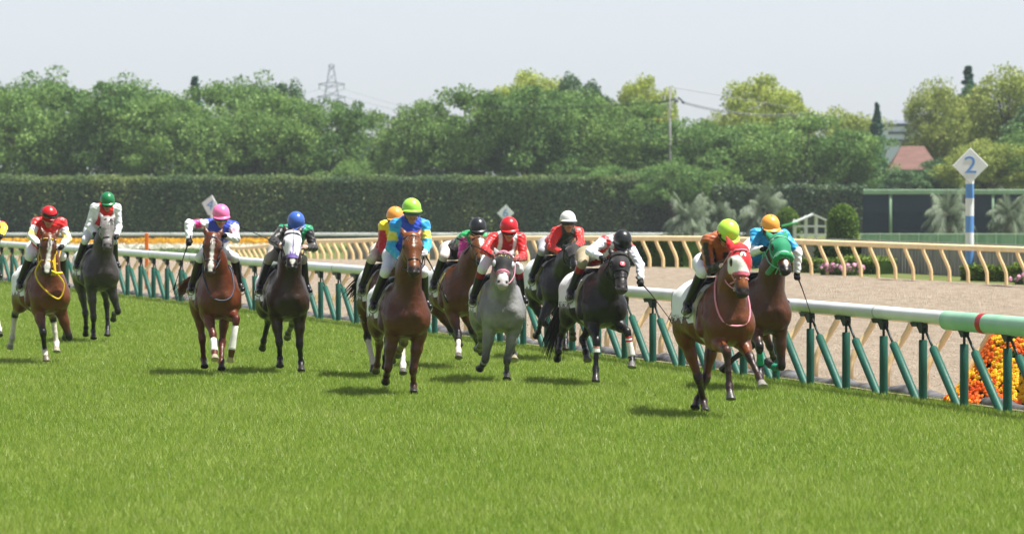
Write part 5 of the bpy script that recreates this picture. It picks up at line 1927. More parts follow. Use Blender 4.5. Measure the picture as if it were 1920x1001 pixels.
POSES = {
 1: {"loc": [-7.117, 64.407], "phi": 21, "dz": -0.1, "poll": [0.9, -0.088, 1.9], "muz": [1.023, -0.171, 1.36], "fR": [[0.5, -0.17, 0.8], [0.694, -0.145, 0.451], [0.524, -0.078, 0.2], [0.616, -0.073, 0.023]], "fL": [[0.5, 0.17, 0.8], [0.55, 0.298, 0.369], [0.248, 0.328, 0.431], [0.067, 0.362, 0.352]], "bR": [[-0.46, -0.2, 0.88], [-0.89, -0.171, 0.693], [-0.921, -0.206, 0.326], [-1.041, -0.212, 0.167]], "bL": [[-0.46, 0.2, 0.88], [-0.792, 0.403, 0.617], [-0.767, 0.446, 0.25], [-0.629, 0.415, 0.108]], "hip": [-0.05, 0.0, 1.74], "sh": [0.251, 0.069, 2.094], "hel": [0.46, 0.014, 2.219], "sR": [0.231, -0.145, 2.123], "eR": [0.397, -0.247, 1.895], "hR": [0.615, -0.175, 1.754], "sL": [0.231, 0.298, 2.122], "eL": [0.352, 0.324, 1.849], "hL": [0.552, 0.181, 1.737], "scale": 124.2},
 2: {"loc": [-7.14, 73.176], "phi": 15.5, "dz": 0.03, "poll": [0.9, 0.053, 2.105], "muz": [1.177, 0.003, 1.621], "fR": [[0.5, -0.17, 0.93], [0.524, -0.131, 0.388], [0.301, -0.099, 0.174], [0.45, -0.119, 0.042]], "fL": [[0.5, 0.17, 0.93], [0.535, 0.29, 0.499], [0.228, 0.276, 0.458], [0.061, 0.289, 0.347]], "bR": [[-0.46, -0.2, 1.01], [-0.426, -0.105, 0.442], [-0.696, -0.052, 0.194], [-0.846, -0.034, 0.063]], "bL": [[-0.46, 0.2, 1.01], [-0.66, 0.304, 0.598], [-0.644, 0.321, 0.199], [-0.51, 0.287, 0.055]], "hip": [0.02, 0.0, 1.91], "sh": [0.303, 0.123, 2.264], "hel": [0.505, 0.117, 2.412], "sR": [0.283, -0.089, 2.297], "eR": [0.272, -0.17, 1.976], "hR": [0.484, -0.098, 1.824], "sL": [0.283, 0.326, 2.297], "eL": [0.291, 0.35, 1.952], "hL": [0.494, 0.274, 1.791], "scale": 109.3},
 3: {"loc": [-4.232, 60.809], "phi": 10, "dz": -0.06, "poll": [0.9, -0.119, 1.962], "muz": [1.088, -0.183, 1.438], "fR": [[0.5, -0.17, 0.84], [0.777, -0.114, 0.557], [0.968, -0.112, 0.313], [1.14, -0.123, 0.212]], "fL": [[0.5, 0.17, 0.84], [0.894, 0.205, 0.78], [0.904, 0.138, 0.336], [0.776, 0.13, 0.182]], "bR": [[-0.46, -0.2, 0.92], [-0.437, -0.141, 0.452], [-0.652, -0.1, 0.154], [-0.485, -0.103, 0.044]], "bL": [[-0.46, 0.2, 0.92], [-0.446, 0.142, 0.381], [-0.164, 0.106, 0.144], [-0.002, 0.091, 0.028]], "hip": [-0.05, 0.0, 1.76], "sh": [0.275, 0.048, 2.096], "hel": [0.463, 0.036, 2.261], "sR": [0.255, -0.133, 2.124], "eR": [0.366, -0.411, 2.112], "hR": [0.499, -0.425, 1.877], "sL": [0.255, 0.241, 2.096], "eL": [0.477, 0.244, 1.894], "hL": [0.666, 0.06, 1.951], "scale": 131.6},
 4: {"loc": [-3.292, 61.15], "phi": 11.6, "dz": -0.09, "poll": [0.9, 0.023, 2.004], "muz": [1.164, -0.032, 1.513], "fR": [[0.5, -0.17, 0.81], [0.586, -0.132, 0.421], [0.37, -0.092, 0.203], [0.525, -0.115, 0.078]], "fL": [[0.5, 0.17, 0.81], [0.516, 0.168, 0.389], [0.343, 0.216, 0.136], [0.494, 0.198, 0.006]], "bR": [[-0.46, -0.2, 0.89], [-0.872, -0.072, 0.703], [-1.063, -0.118, 0.39], [-1.218, -0.115, 0.263]], "bL": [[-0.46, 0.2, 0.89], [-0.846, 0.273, 0.632], [-1.189, 0.263, 0.495], [-1.376, 0.277, 0.423]], "hip": [-0.05, 0.0, 1.74], "sh": [0.307, 0.141, 2.011], "hel": [0.514, 0.123, 2.15], "sR": [0.287, -0.036, 2.044], "eR": [0.457, -0.205, 1.864], "hR": [0.705, -0.121, 1.799], "sL": [0.287, 0.329, 2.038], "eL": [0.393, 0.395, 1.765], "hL": [0.608, 0.232, 1.774], "scale": 130.8},
 5: {"loc": [-1.783, 59.961], "phi": 12, "dz": -0.06, "poll": [0.9, 0.15, 1.909], "muz": [1.301, 0.09, 1.523], "fR": [[0.5, -0.17, 0.84], [0.671, -0.024, 0.509], [0.434, 0.034, 0.317], [0.282, 0.047, 0.188]], "fL": [[0.5, 0.17, 0.84], [0.513, 0.153, 0.41], [0.692, 0.126, 0.159], [0.854, 0.096, 0.044]], "bR": [[-0.46, -0.2, 0.92], [-0.649, -0.139, 0.494], [-0.439, -0.104, 0.192], [-0.326, -0.102, 0.026]], "bL": [[-0.46, 0.2, 0.92], [-0.556, 0.137, 0.464], [-0.284, 0.056, 0.227], [-0.403, 0.078, 0.068]], "hip": [-0.05, 0.0, 1.76], "sh": [0.276, 0.095, 2.085], "hel": [0.474, 0.059, 2.233], "sR": [0.256, -0.066, 2.109], "eR": [0.257, -0.088, 1.764], "hR": [0.469, 0.013, 1.63], "sL": [0.256, 0.27, 2.084], "eL": [0.272, 0.329, 1.748], "hL": [0.476, 0.198, 1.629], "scale": 133.4},
 6: {"loc": [-1.461, 54.934], "phi": 12.4, "dz": -0.14, "poll": [0.9, 0.011, 2.041], "muz": [1.212, -0.022, 1.577], "fR": [[0.5, -0.17, 0.76], [0.507, -0.236, 0.318], [0.213, -0.195, 0.227], [0.044, -0.18, 0.121]], "fL": [[0.5, 0.17, 0.76], [0.505, 0.091, 0.293], [0.268, 0.143, 0.1], [0.436, 0.11, -0.004]], "bR": [[-0.46, -0.2, 0.84], [-0.837, -0.094, 0.581], [-1.077, -0.079, 0.299], [-1.253, -0.066, 0.205]], "bL": [[-0.46, 0.2, 0.84], [-0.857, 0.238, 0.591], [-1.213, 0.248, 0.492], [-1.397, 0.254, 0.413]], "hip": [0.03, 0.0, 1.79], "sh": [0.255, 0.109, 2.188], "hel": [0.43, 0.089, 2.366], "sR": [0.235, -0.095, 2.174], "eR": [0.229, -0.151, 1.852], "hR": [0.447, -0.062, 1.721], "sL": [0.235, 0.299, 2.16], "eL": [0.344, 0.311, 1.881], "hL": [0.588, 0.228, 1.801], "scale": 145.6},
 7: {"loc": [-0.847, 62.924], "phi": 15, "dz": -0.08, "poll": [0.9, 0.145, 1.907], "muz": [1.343, 0.078, 1.572], "fR": [[0.5, -0.17, 0.82], [0.703, -0.122, 0.479], [0.919, -0.177, 0.264], [1.08, -0.213, 0.15]], "fL": [[0.5, 0.17, 0.82], [0.765, 0.165, 0.52], [0.58, 0.257, 0.289], [0.408, 0.301, 0.197]], "bR": [[-0.46, -0.2, 0.9], [-0.416, 0.06, 0.511], [-0.71, 0.223, 0.357], [-0.873, 0.294, 0.264]], "bL": [[-0.46, 0.2, 0.9], [-0.49, 0.402, 0.477], [-0.75, 0.558, 0.266], [-0.938, 0.583, 0.201]], "hip": [-0.05, 0.0, 1.74], "sh": [0.334, 0.219, 1.9], "hel": [0.528, 0.221, 2.057], "sR": [0.314, 0.07, 1.915], "eR": [0.401, 0.007, 1.635], "hR": [0.653, 0.093, 1.68], "sL": [0.314, 0.414, 1.9], "eL": [0.498, 0.409, 1.663], "hL": [0.723, 0.263, 1.639], "scale": 127.1},
 8: {"loc": [-0.204, 58.507], "phi": 8.5, "dz": -0.17, "poll": [1.012, -0.05, 1.755], "muz": [1.392, -0.124, 1.351], "fR": [[0.5, -0.17, 0.73], [0.509, -0.237, 0.288], [0.206, -0.22, 0.223], [0.028, -0.25, 0.137]], "fL": [[0.5, 0.17, 0.73], [0.503, 0.062, 0.273], [0.253, 0.096, 0.092], [0.433, 0.07, 0.008]], "bR": [[-0.46, -0.2, 0.81], [-0.812, -0.104, 0.514], [-1.165, -0.073, 0.407], [-1.359, -0.067, 0.36]], "bL": [[-0.46, 0.2, 0.81], [-0.783, 0.309, 0.486], [-1.09, 0.396, 0.3], [-0.911, 0.375, 0.214]], "hip": [-0.05, 0.0, 1.74], "sh": [0.366, 0.085, 1.941], "hel": [0.559, 0.083, 2.1], "sR": [0.346, -0.11, 1.954], "eR": [0.533, -0.261, 1.775], "hR": [0.776, -0.165, 1.708], "sL": [0.346, 0.273, 1.954], "eL": [0.469, 0.294, 1.681], "hL": [0.698, 0.154, 1.654], "scale": 136.7},
 9: {"loc": [0.618, 66.004], "phi": 15, "dz": -0.05, "poll": [1.163, 0.009, 1.753], "muz": [1.644, -0.069, 1.478], "fR": [[0.5, -0.17, 0.85], [0.713, -0.373, 0.579], [0.453, -0.34, 0.413], [0.269, -0.334, 0.335]], "fL": [[0.5, 0.17, 0.85], [0.767, 0.092, 0.562], [0.533, 0.188, 0.382], [0.362, 0.236, 0.29]], "bR": [[-0.46, -0.2, 0.93], [-0.556, 0.013, 0.522], [-0.322, 0.189, 0.295], [-0.314, 0.187, 0.063]], "bL": [[-0.46, 0.2, 0.93], [-0.407, 0.333, 0.466], [-0.122, 0.253, 0.244], [0.017, 0.214, 0.105]], "hip": [-0.05, 0.0, 1.77], "sh": [0.355, 0.148, 1.957], "hel": [0.522, 0.11, 2.139], "sR": [0.335, -0.034, 1.957], "eR": [0.461, -0.14, 1.706], "hR": [0.699, -0.043, 1.624], "sL": [0.335, 0.339, 1.956], "eL": [0.569, 0.302, 1.772], "hL": [0.788, 0.16, 1.704], "scale": 121.2},
 10: {"loc": [1.094, 57.862], "phi": 16.5, "dz": -0.09, "poll": [1.122, 0.034, 1.753], "muz": [1.436, -0.029, 1.293], "fR": [[0.5, -0.17, 0.81], [0.824, -0.204, 0.577], [0.835, -0.221, 0.204], [0.936, -0.253, 0.034]], "fL": [[0.5, 0.17, 0.81], [0.881, 0.209, 0.695], [0.912, 0.26, 0.363], [1.044, 0.219, 0.219]], "bR": [[-0.46, -0.2, 0.89], [-0.806, -0.202, 0.572], [-0.515, -0.326, 0.379], [-0.68, -0.294, 0.27]], "bL": [[-0.46, 0.2, 0.89], [-0.746, 0.093, 0.532], [-0.415, 0.032, 0.379], [-0.253, 0.008, 0.263]], "hip": [-0.05, 0.0, 1.74], "sh": [0.321, 0.254, 1.878], "hel": [0.567, 0.245, 1.919], "sR": [0.301, 0.017, 1.929], "eR": [0.455, -0.18, 1.764], "hR": [0.698, -0.091, 1.684], "sL": [0.301, 0.478, 1.801], "eL": [0.513, 0.504, 1.59], "hL": [0.661, 0.468, 1.368], "scale": 138.3},
 11: {"loc": [2.346, 49.861], "phi": 17.6, "dz": -0.04, "poll": [0.911, 0.011, 1.94], "muz": [1.125, -0.03, 1.424], "fR": [[0.5, -0.17, 0.86], [0.887, -0.156, 0.759], [0.914, -0.136, 0.363], [1.024, -0.154, 0.197]], "fL": [[0.5, 0.17, 0.86], [0.854, 0.142, 0.675], [1.079, 0.166, 0.464], [1.242, 0.153, 0.349]], "bR": [[-0.46, -0.2, 0.94], [-0.374, -0.038, 0.379], [-0.592, 0.102, 0.116], [-0.444, 0.074, -0.015]], "bL": [[-0.46, 0.2, 0.94], [-0.473, 0.087, 0.361], [-0.755, 0.094, 0.121], [-0.612, 0.002, 0.015]], "hip": [-0.05, 0.0, 1.78], "sh": [0.354, -0.029, 2.019], "hel": [0.578, -0.016, 2.128], "sR": [0.334, -0.185, 2.032], "eR": [0.346, -0.171, 1.686], "hR": [0.604, -0.101, 1.722], "sL": [0.334, 0.15, 1.981], "eL": [0.471, 0.217, 1.723], "hL": [0.671, 0.037, 1.703], "scale": 160.4},
 12: {"loc": [3.214, 56.358], "phi": 15, "dz": -0.12, "poll": [0.9, 0.035, 1.998], "muz": [1.274, 0.017, 1.581], "fR": [[0.5, -0.17, 0.78], [0.829, -0.211, 0.556], [0.666, -0.151, 0.299], [0.776, -0.193, 0.137]], "fL": [[0.5, 0.17, 0.78], [0.53, 0.191, 0.276], [0.22, 0.192, 0.258], [0.04, 0.149, 0.332]], "bR": [[-0.46, -0.2, 0.86], [-0.502, 0.135, 0.533], [-0.589, -0.165, 0.305], [-0.743, -0.211, 0.185]], "bL": [[-0.46, 0.2, 0.86], [-0.654, 0.425, 0.496], [-0.956, 0.571, 0.34], [-1.115, 0.579, 0.219]], "hip": [-0.05, 0.0, 1.74], "sh": [0.326, 0.096, 2.006], "hel": [0.526, 0.035, 2.142], "sR": [0.306, -0.104, 2.042], "eR": [0.437, -0.182, 1.784], "hR": [0.697, -0.122, 1.824], "sL": [0.306, 0.339, 2.024], "eL": [0.453, 0.436, 1.782], "hL": [0.456, 0.427, 1.488], "scale": 141.9},
 13: {"loc": [-8.744, 69.629], "phi": 15, "dz": -0.06, "poll": [0.91, 0.088, 1.915], "muz": [1.269, 0.037, 1.488], "fR": [[0.5, -0.17, 0.84], [0.513, -0.186, 0.39], [0.252, -0.151, 0.225], [0.382, -0.169, 0.074]], "fL": [[0.5, 0.17, 0.84], [0.583, 0.209, 0.451], [0.276, 0.205, 0.41], [0.102, 0.214, 0.311]], "bR": [[-0.46, -0.2, 0.92], [-0.722, -0.113, 0.54], [-1.009, -0.075, 0.309], [-1.157, -0.055, 0.177]], "bL": [[-0.46, 0.2, 0.92], [-0.632, 0.413, 0.538], [-0.355, 0.424, 0.294], [-0.185, 0.405, 0.19]], "hip": [-0.05, 0.0, 1.76], "sh": [0.317, 0.188, 1.987], "hel": [0.532, 0.189, 2.113], "sR": [0.297, -0.013, 2.018], "eR": [0.307, -0.062, 1.722], "hR": [0.544, 0.03, 1.632], "sL": [0.297, 0.378, 2.017], "eL": [0.59, 0.373, 1.958], "hL": [0.815, 0.285, 1.836], "scale": 114.9},
}
# ------------------------------------------------------------------ the field of runners
W_ = (.90, .91, .92)
def lerpc(a, b, t): return tuple(x + (y - x) * t for x, y in zip(a, b))
BAY, DBAY, CHEST = (.46, .25, .14), (.34, .18, .11), (.47, .24, .14)
BLK = (.10, .09, .09)
def h4(t, l, f, e, ear):
    if abs(l) < .009 or e < .047 or t > .655 or abs(t - .10) < .012: return (.42, .34, .62)
    if t > .50 and abs(l) < .045 and abs(l) > (.70 - t) * .30 + .0: return (.42, .34, .62)
    return (.90, .89, .93)
def h8(t, l, f, e, ear):
    if t > .585 or t < .035: return (.72, .45, .52)
    return (.07, .07, .075)
def h9(t, l, f, e, ear): return (.05, .05, .055)
def h10(t, l, f, e, ear): return (.07, .07, .08)
def h11(t, l, f, e, ear):
    if ear: return (.78, .06, .12) if l < 0 else (.93, .92, .90)
    if t > .535: return (.80, .36, .44)
    if t > .20 and l < -.055 + (t - .20) * .42: return (.92, .91, .89)
    return (.78, .07, .12)
def h12(t, l, f, e, ear):
    if t > .50: return (.62, .80, .74)
    if abs(t - .09) < .014: return (.75, .86, .82)
    return (.03, .50, .34)

HORSES = {
1: dict(label='bay horse with a broad white blaze and a yellow bridle and rope', coat=(0.36, 0.18, 0.0486), points=(0.0576, 0.0432, 0.0374), muzzle=(0.187, 0.144, 0.137), blaze=[(.10, .012), (.16, .034), (.45, .028), (.70, .036), (.93, .045), (.99, .02)],
        bridle=('yellow bridle', (.88, .70, .18)), leadrope=True, socks={'bR': .1, 'bL': .1, 'fR': 1.05}, hoof={'bR': (.55, .53, .48), 'bL': (.58, .56, .50), 'fR': (.4, .36, .3)}, name='3', nsize=.12, girth=('pale', (.70, .68, .58))),
2: dict(label='dark grey horse with a pale grey face under the green capped jockey', coat=(0.185, 0.165, 0.15), points=(0.0808, 0.0749, 0.0749), face=(0.519, 0.502, 0.493), muzzle=(0.288, 0.266, 0.259), mane=(0.173, 0.167, 0.167), dapple=.16, girth=('pale', (.70, .68, .58))),
3: dict(onehand=-1, label='chestnut horse with a long white blaze and white foreleg bandages', coat=(0.343, 0.159, 0.0486), points=(0.323, 0.127, 0.0662), muzzle=(0.245, 0.158, 0.137), mane=(0.355, 0.147, 0.0691), blaze=[(.10, .012), (.17, .032), (.40, .026), (.60, .024), (.78, .038), (.96, .03)],
        bridle=('dark blue bridle', (.20, .22, .28)), wraps={'fR': (white_wrap, .25, .95, ()), 'fL': (white_wrap, .22, .98, ())}, hoof={'fR': (.72, .66, .56), 'fL': (.66, .60, .50)}, collar=('blue grey strap', (.24, .27, .34)), tail=(-.75, -.55, .25), taillen=.62, girth=('pale', (.78, .80, .62))),
4: dict(label='dark brown horse wearing a white hood with purple trim', coat=(0.164, 0.0976, 0.0392), points=(0.0576, 0.0461, 0.0432), muzzle=(0.0864, 0.072, 0.072), blaze=[(.50, .018), (.72, .034), (.88, .028), (.94, .01)],
        hood=dict(t1=.70, slant=-.5, fn=h4), girth=('pale', (.70, .66, .50))),
5: dict(label='bay horse mostly hidden behind the lime capped jockey in blue', coat=(0.28, 0.145, 0.0466), points=(0.0518, 0.0403, 0.0374), socks={'bR': .12, 'fL': .1}, hoof={'bR': (.30, .29, .28), 'fL': (.36, .35, .33)}, name='アサカ', nsize=.13, tail=(-.9, -.35, .25)),
6: dict(label='bright bay horse with a plain face under the lime capped jockey in blue', coat=(0.298, 0.14, 0.0429), points=(0.267, 0.107, 0.0576), face=(0.43, 0.231, 0.0713), muzzle=(0.173, 0.122, 0.108), mane=(0.242, 0.1, 0.0518), blaze=[(.24, .0), (.26, .008), (.34, .010), (.38, .0)], bridle=('brown bridle', (.16, .09, .06)), girth=('pale', (.66, .62, .42))),
7: dict(label='bay horse with a white star and white cannons beside the grey', coat=(0.327, 0.174, 0.0525), points=(0.0576, 0.0461, 0.0403), face=(0.405, 0.231, 0.0713), blaze=[(.12, .01), (.18, .040), (.40, .030), (.50, .0)], bloff=.012, socks={'fR': .35}, wraps={'fR': (dark_wrap, .02, .36, ())}, hoof={'fR': (.36, .34, .30)}, name='ルカ', nsize=.13),
8: dict(label='light grey horse in a black lettered hood with pale eye cups', coat=(0.502, 0.502, 0.502), points=(0.274, 0.274, 0.28), ptstart=.5, muzzle=(.62, .60, .59), face=(0.702, 0.702, 0.702), mane=(0.519, 0.519, 0.519), dapple=.05,
        hood=dict(t1=.62, slant=-.2, fn=h8, cups=True, text='M.T.S'), bridle=('pink bridle', (.72, .50, .56)), hoof={'fR': (.16, .15, .15), 'bL': (.62, .58, .48)}, wraps={'fR': (cmat('pale wrap', (.74, .73, .70), .7), .05, .5, ())}),
9: dict(label='black horse in a black hood with a round teal patch', coat=(0.0547, 0.049, 0.049), points=(0.0346, 0.0317, 0.0317), hood=dict(t1=.60, fn=h9, disc=(.042, (.36, .72, .58), .33), ears=False), girth=('olive', (.46, .46, .20))),
10: dict(onehand=1, label='black horse in a black half hood with a small pink badge', coat=(0.072, 0.0634, 0.0605), points=(0.0432, 0.0403, 0.0403), muzzle=(0.23, 0.209, 0.209), face=(0.104, 0.0864, 0.0808),
        hood=dict(t1=.52, fn=h10, disc=(.036, (.80, .22, .32), .36), mark=((.93, .90, .90), [(-.5, .35, .5, .35), (0, .35, 0, -.5), (-.35, -.1, .35, -.1)])),
        wraps={'fR': (white_wrap, .02, .42, (.25, .5)), 'fL': (white_wrap, .08, .98, (.12, .28))}, hoof={'fL': (.36, .35, .34), 'bL': (.33, .32, .31)}, name='リオンコマンド', nsize=.085, girth=('pale', (.74, .70, .48)), tail=(-.35, -.25, -.5), taillen=.66, tailc=(.10, .075, .06)),
11: dict(label='leading bay horse in a red and white hood with one red and one white ear', coat=(0.366, 0.184, 0.0525), points=(0.161, 0.0804, 0.0518), ptstart=.75, face=(0.452, 0.247, 0.0746), muzzle=(0.144, 0.108, 0.101),
        hood=dict(t1=.56, slant=-.45, fn=h11, ears=True, disc=(.036, (.93, .92, .90), .19), mark=((.55, .45, .42), [(-.15, .2, .2, .1), (.2, .1, -.1, -.2)])), bridle=('pink and white bridle', (.82, .55, .62)),
        collar=('pink neck strap', (.86, .56, .64)), name='モズリッキー', nsize=.10, hoof={'fL': (.55, .53, .50), 'fR': (.24, .23, .21)}, girth=('pale', (.80, .78, .42))),
12: dict(onehand=1, label='dark bay horse in a green hood with a thick green noseband', coat=(0.28, 0.145, 0.0449), points=(0.049, 0.0403, 0.0403), face=(0.36, 0.203, 0.0633), muzzle=(0.0864, 0.072, 0.072), blaze=[(.72, .012), (.80, .026), (.93, .02)],
        hood=dict(t1=.54, fn=h12, ears=True), sheepskin=True, bridle=('pale green bridle', (.45, .74, .64)), wraps={'fL': (green_wrap, .45, .98, ()), 'fR': (green_wrap, .3, .9, ())}, cloth='dark', clothc=(.10, .20, .13)),
13: dict(label='dark bay horse cut off by the left edge of the photo', coat=(0.234, 0.123, 0.0411), points=(0.0518, 0.0403, 0.0374), socks={'bL': .2}),
}
def stripe11(x):
    return (.07, .06, .06) if math.sin(x) > 0 else (.66, .33, .14)
RED = (.82, .07, .09)
JOCKEYS = {
1: dict(label='jockey in red with white and yellow sleeves and a red cap with goggles on it', cap=(.74, .10, .12), gogup=True, pitch=30, sleeve=lambda s, v: RED if s < .2 else ((.93, .90, .45) if .30 < s < .62 and math.sin(v[2] * 40 + v[1] * 30) > -.3 else W_),
        body=lambda t, l, v: RED, breeches=W_, boots=(.05, .055, .10), gloves=(.08, .08, .09), pitch_=0),
2: dict(label='jockey in a green cap and red vest with white sleeves', cap=(.09, .46, .27), pitch=26, sleeve=lambda s, v: W_, body=lambda t, l, v: RED if t > .45 and abs(l) < .12 else W_, breeches=(.86, .87, .90), boots=(.05, .05, .08), gloves=(.07, .07, .08)),
3: dict(label='jockey in a pink cap with a raised white sleeve banded in pink', cap=(.93, .47, .68), pitch=20, lens='clear', sleeve=lambda s, v: (.90, .18, .52) if .24 < s < .42 and v[1] < 0 else ((.95, .62, .68) if .2 < s < .36 else W_),
        body=lambda t, l, v: (.16, .26, .72) if t > .62 else W_, breeches=W_, boots=(.12, .08, .08), gloves=(.06, .06, .07), whip=('R', (-.15, -.32, -1.0), 'whip hanging from the black glove of the pink capped jockey')),
4: dict(label='jockey in a blue cap and black silks with a green yoke', cap=(.23, .38, .70), pitch=36, sleeve=lambda s, v: (.11, .10, .10), body=lambda t, l, v: (.10, .58, .40) if t > .80 else (.11, .10, .10), breeches=(.62, .60, .56), boots=(.06, .07, .12), gloves=(.80, .66, .60),
        whip=('R', (.1, -1.0, .55), 'thin black whip pointing sideways from the blue capped jockey')),
5: dict(label='jockey in an orange cap and red silks with a yellow shoulder, half hidden', cap=(.95, .62, .28), pitch=15, sleeve=lambda s, v: (.95, .85, .16) if s < .10 else (.72, .06, .13), body=lambda t, l, v: (.95, .85, .16) if t > .75 else (.72, .06, .13), breeches=(.78, .74, .68), boots=(.07, .07, .09), gloves=(.2, .2, .2)),
6: dict(label='jockey in a lime cap and blue silks with yellow armbands', cap=(.62, .86, .30), rim=(.40, .66, .30), pitch=8, lens='clear', sleeve=lambda s, v: (.88, .85, .30) if .16 < s < .36 else ((.16, .66, .84) if s >= .08 else (.14, .55, .86)), body=lambda t, l, v: (.15, .30, .80) if abs(l) < .13 else (.14, .60, .88), breeches=(.88, .88, .92), boots=(.06, .06, .08), gloves=(.90, .91, .93),
        whip=('L', (-.2, .55, -1.0), 'long black whip hanging beside the jockey in blue with yellow armbands')),
7: dict(label='jockey in a black cap with magenta sleeves and green shoulders', cap=(.14, .15, .17), pitch=24, sleeve=lambda s, v: (.10, .62, .34) if s < .08 else (.78, .20, .56), body=lambda t, l, v: (.10, .62, .34) if t > .6 else (.12, .12, .12), breeches=(.80, .76, .74), boots=(.06, .06, .08), gloves=(.82, .66, .60)),
8: dict(label='jockey in a red cap and red silks with white shoulder stripes on the grey', cap=(.80, .12, .17), rim=(.88, .62, .25), pitch=20, sleeve=lambda s, v: RED, body=lambda t, l, v: W_ if .075 < abs(l) < .125 else ((.66, .04, .10) if abs(l) < .08 else RED), breeches=W_, boots=(.06, .06, .09), boottop=(.55, .06, .12), gloves=(.55, .32, .30),
        whip=('R', (.55, -1.0, .55), 'dark red whip held across the chest of the red capped jockey')),
9: dict(label='jockey in a white cap and dark goggles with red sleeves', cap=(.88, .88, .86), pitch=2, sleeve=lambda s, v: (.86, .12, .10), body=lambda t, l, v: (.86, .12, .10) if abs(l) > .11 else (.12, .20, .14), breeches=(.62, .62, .64), boots=(.05, .05, .07), gloves=(.06, .06, .07)),
10: dict(label='jockey bent low in a black cap with red silks and white sleeves', cap=(.11, .12, .13), pitch=55, sleeve=lambda s, v: (.90, .91, .95), body=lambda t, l, v: W_ if abs(abs(l) - .10) < .022 else (.80, .08, .12), breeches=(.60, .56, .46), boots=(.06, .07, .13), boottop=(.55, .05, .16), gloves=(.06, .06, .07),
        whip=('L', (.3, .75, -.95), 'black whip pointing down towards the rail from the low jockey with white sleeves')),
11: dict(label='leading jockey in a lime cap and silks striped orange brown and black', cap=(.72, .90, .30), rim=(.84, .80, .22), pitch=42, yaw=10, sleeve=lambda s, v: stripe11(v[1] * 62 + v[2] * 8) if s < .72 else (.07, .06, .06), body=lambda t, l, v: stripe11(l * 40 + t * 6 + .8) if t < .92 else (.62, .32, .16), breeches=(.92, .92, .95), boots=(.04, .045, .06), gloves=(.86, .74, .70)),
12: dict(label='jockey in an orange cap and bright blue silks on the green hooded horse', cap=(.96, .64, .26), pitch=24, sleeve=lambda s, v: (.12, .62, .86) if s < .45 else W_, body=lambda t, l, v: (.12, .62, .86), breeches=W_, boots=(.10, .10, .12), gloves=(.07, .07, .08),
        whip=('L', (.35, .28, -1.0), 'long black whip hanging beside the rail from the orange capped jockey in bright blue')),
13: dict(label='jockey with a yellow sleeve at the left edge of the photo', cap=(.80, .86, .92), pitch=12, sleeve=lambda s, v: (.85, .15, .12) if s < .12 else (.95, .85, .18), body=lambda t, l, v: (.85, .15, .12), breeches=W_, boots=(.06, .06, .07), gloves=(.06, .06, .06)),
}
for n_ in sorted(POSES):
    build_horse(n_, POSES[n_], HORSES[n_])
    build_jockey(n_, POSES[n_], JOCKEYS[n_])
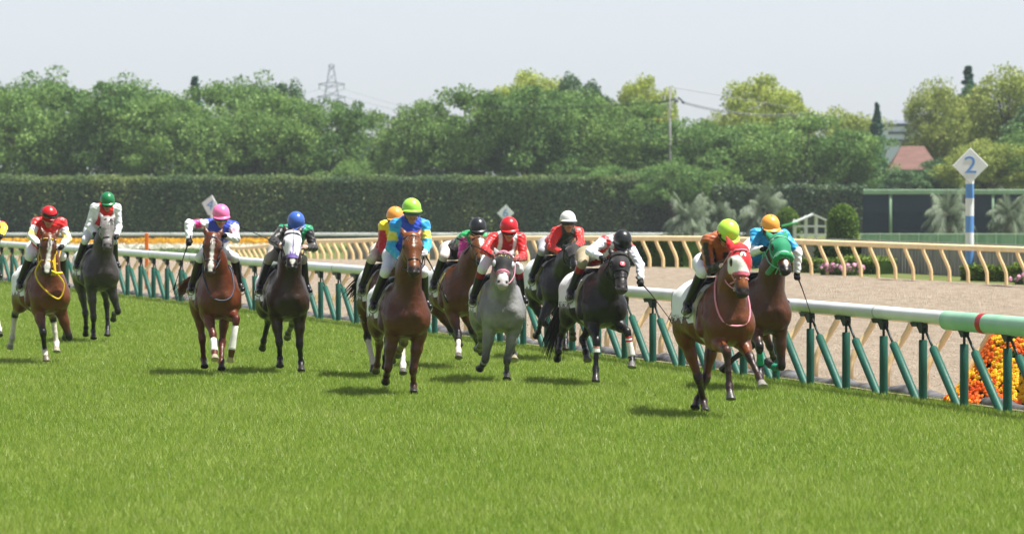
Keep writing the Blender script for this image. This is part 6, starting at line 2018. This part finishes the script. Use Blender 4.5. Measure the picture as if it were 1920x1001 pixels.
# ------------------------------------------------------------------ turf grass
def grass():
    g = np.random.default_rng(3)
    rows = np.arange(28.0, 127.0, 1.0)
    Ps = []
    for y in rows:
        xl = -0.122 * (y + 1) - 1.5
        xr = min(0.122 * (y + 1) + 1.5, rail_x(y) + .22)
        if xr <= xl: continue
        den = 1950 * (40 / max(y, 34)) ** 1.15
        n = int((xr - xl) * den)
        p = np.stack([g.uniform(xl, xr, n), g.uniform(y, y + 1, n)], 1)
        Ps.append(p)
    P = np.concatenate(Ps)
    P = P[P[:, 0] < rail_x(P[:, 1]) + .2]
    n = len(P)
    Y = P[:, 1]
    # soft patches of thicker, greener and drier grass
    def patch(sx, sy, ph):
        return (np.sin(P[:, 0] * sx + ph + 1.7 * np.sin(P[:, 1] * sy * .7 + ph * 2)) * np.sin(P[:, 1] * sy + ph * 1.3 + 1.3 * np.sin(P[:, 0] * sx * .6)))
    a = .5 * patch(.9, .35, .4) + .35 * patch(2.3, .8, 2.1) + .25 * patch(5.1, 1.9, 4.0)
    h = g.uniform(.040, .078, n) * (1 + .14 * a)
    w = .0028 * (np.maximum(Y, 36) / 36) ** .75 * g.uniform(.7, 1.3, n)
    th = g.uniform(0, 6.283, n)
    lean = g.uniform(.15, .95, n) * h
    la = g.uniform(0, 6.283, n)
    B = np.stack([P[:, 0], P[:, 1], np.full(n, -.035)], 1)
    side = np.stack([np.cos(th), np.sin(th) * .5, np.zeros(n)], 1) * w[:, None]
    tip = B + np.stack([np.cos(la) * lean, np.sin(la) * lean, h], 1)
    V = np.stack([B - side, B + side, tip], 1).reshape(-1, 3)
    F = np.arange(3 * n).reshape(n, 3)
    c0 = np.array(lin((.48, .595, .175))); c1 = np.array(lin((.66, .725, .34))); c2 = np.array(lin((.70, .70, .46))); c3 = np.array(lin((.38, .51, .15)))
    u = g.uniform(size=n)
    mixv = np.clip(.45 + .28 * a + g.normal(0, .3, n), 0, 1)[:, None]
    col = c0 * (1 - mixv) + c1 * mixv
    col[u < .16] = c3
    dry = u > (.955 - .07 * np.clip(a, 0, 1))
    col[dry] = c2
    col *= g.uniform(.8, 1.15, n)[:, None]
    Cc = np.repeat(col, 3, axis=0)
    m, t, b = principled('grass blade')
    at = t.nodes.new('ShaderNodeAttribute'); at.attribute_name = 'Col'
    t.links.new(at.outputs['Color'], b.inputs['Base Color'])
    b.inputs['Roughness'].default_value = .45
    b.inputs['Specular IOR Level'].default_value = .35
    tr = t.nodes.new('ShaderNodeBsdfTranslucent'); t.links.new(at.outputs['Color'], tr.inputs['Color'])
    mx = t.nodes.new('ShaderNodeMixShader'); mx.inputs[0].default_value = .4
    t.links.new(b.outputs[0], mx.inputs[1]); t.links.new(tr.outputs[0], mx.inputs[2])
    t.links.new(mx.outputs[0], t.nodes['Material Output'].inputs['Surface'])
    o = raw('turf_grass', V, F, m, cols=Cc)
    struct(o, 'stuff'); tag(o, 'thick green turf grass of the course', 'grass')
    print('blades', n)
grass()

def divots():
    rr = random.Random(8)
    V, F = [], []
    for k in POSES:
        p = POSES[k]; ph = R(p['phi'])
        fx, fy = math.sin(ph), -math.cos(ph)
        for i in range(16 if k in (5, 9, 10) else 4):
            u = rr.gauss(-.3, .9); v = rr.gauss(0, .35); z = abs(rr.gauss(.25, .4))
            c = Vector((p['loc'][0] + fx * u - fy * v, p['loc'][1] + fy * u + fx * v, z))
            s = rr.uniform(.005, .014)
            o0 = len(V)
            for d in ((1, 0, 0), (-1, 0, 0), (0, 1, 0), (0, -1, 0), (0, 0, 1), (0, 0, -1)):
                V.append(tuple(c + Vector(d) * s * rr.uniform(.5, 1.4)))
            for a_, b_, c_ in ((0, 2, 4), (2, 1, 4), (1, 3, 4), (3, 0, 4), (2, 0, 5), (1, 2, 5), (3, 1, 5), (0, 3, 5)):
                F.append((o0 + a_, o0 + b_, o0 + c_))
    o = raw('turf_clods', V, F, mat('torn turf', (.46, .50, .18), .9, .4, 3, c2=(.34, .30, .16)))
    struct(o, 'stuff'); tag(o, 'bits of torn turf thrown up by the hooves', 'turf')
divots()

# ------------------------------------------------------------------ the air
def haze():
    x0, x1, y0, y1, z0, z1 = -900, 900, -60, 1300, -4.5, 60
    a = MB(); a.box(((x0 + x1) / 2, (y0 + y1) / 2, (z0 + z1) / 2), (x1 - x0, y1 - y0, z1 - z0))
    m = bpy.data.materials.new('haze'); m.use_nodes = True
    t = m.node_tree
    for n_ in list(t.nodes):
        if n_.type == 'BSDF_PRINCIPLED': t.nodes.remove(n_)
    v = t.nodes.new('ShaderNodeVolumePrincipled')
    v.inputs['Color'].default_value = (.80, .87, .96, 1)
    v.inputs['Density'].default_value = HAZE
    v.inputs['Anisotropy'].default_value = .2
    t.links.new(v.outputs[0], t.nodes['Material Output'].inputs['Volume'])
    o = a.build('haze', m)
    o['kind'] = 'stuff'
    return o
HAZE = 0.0002
haze()
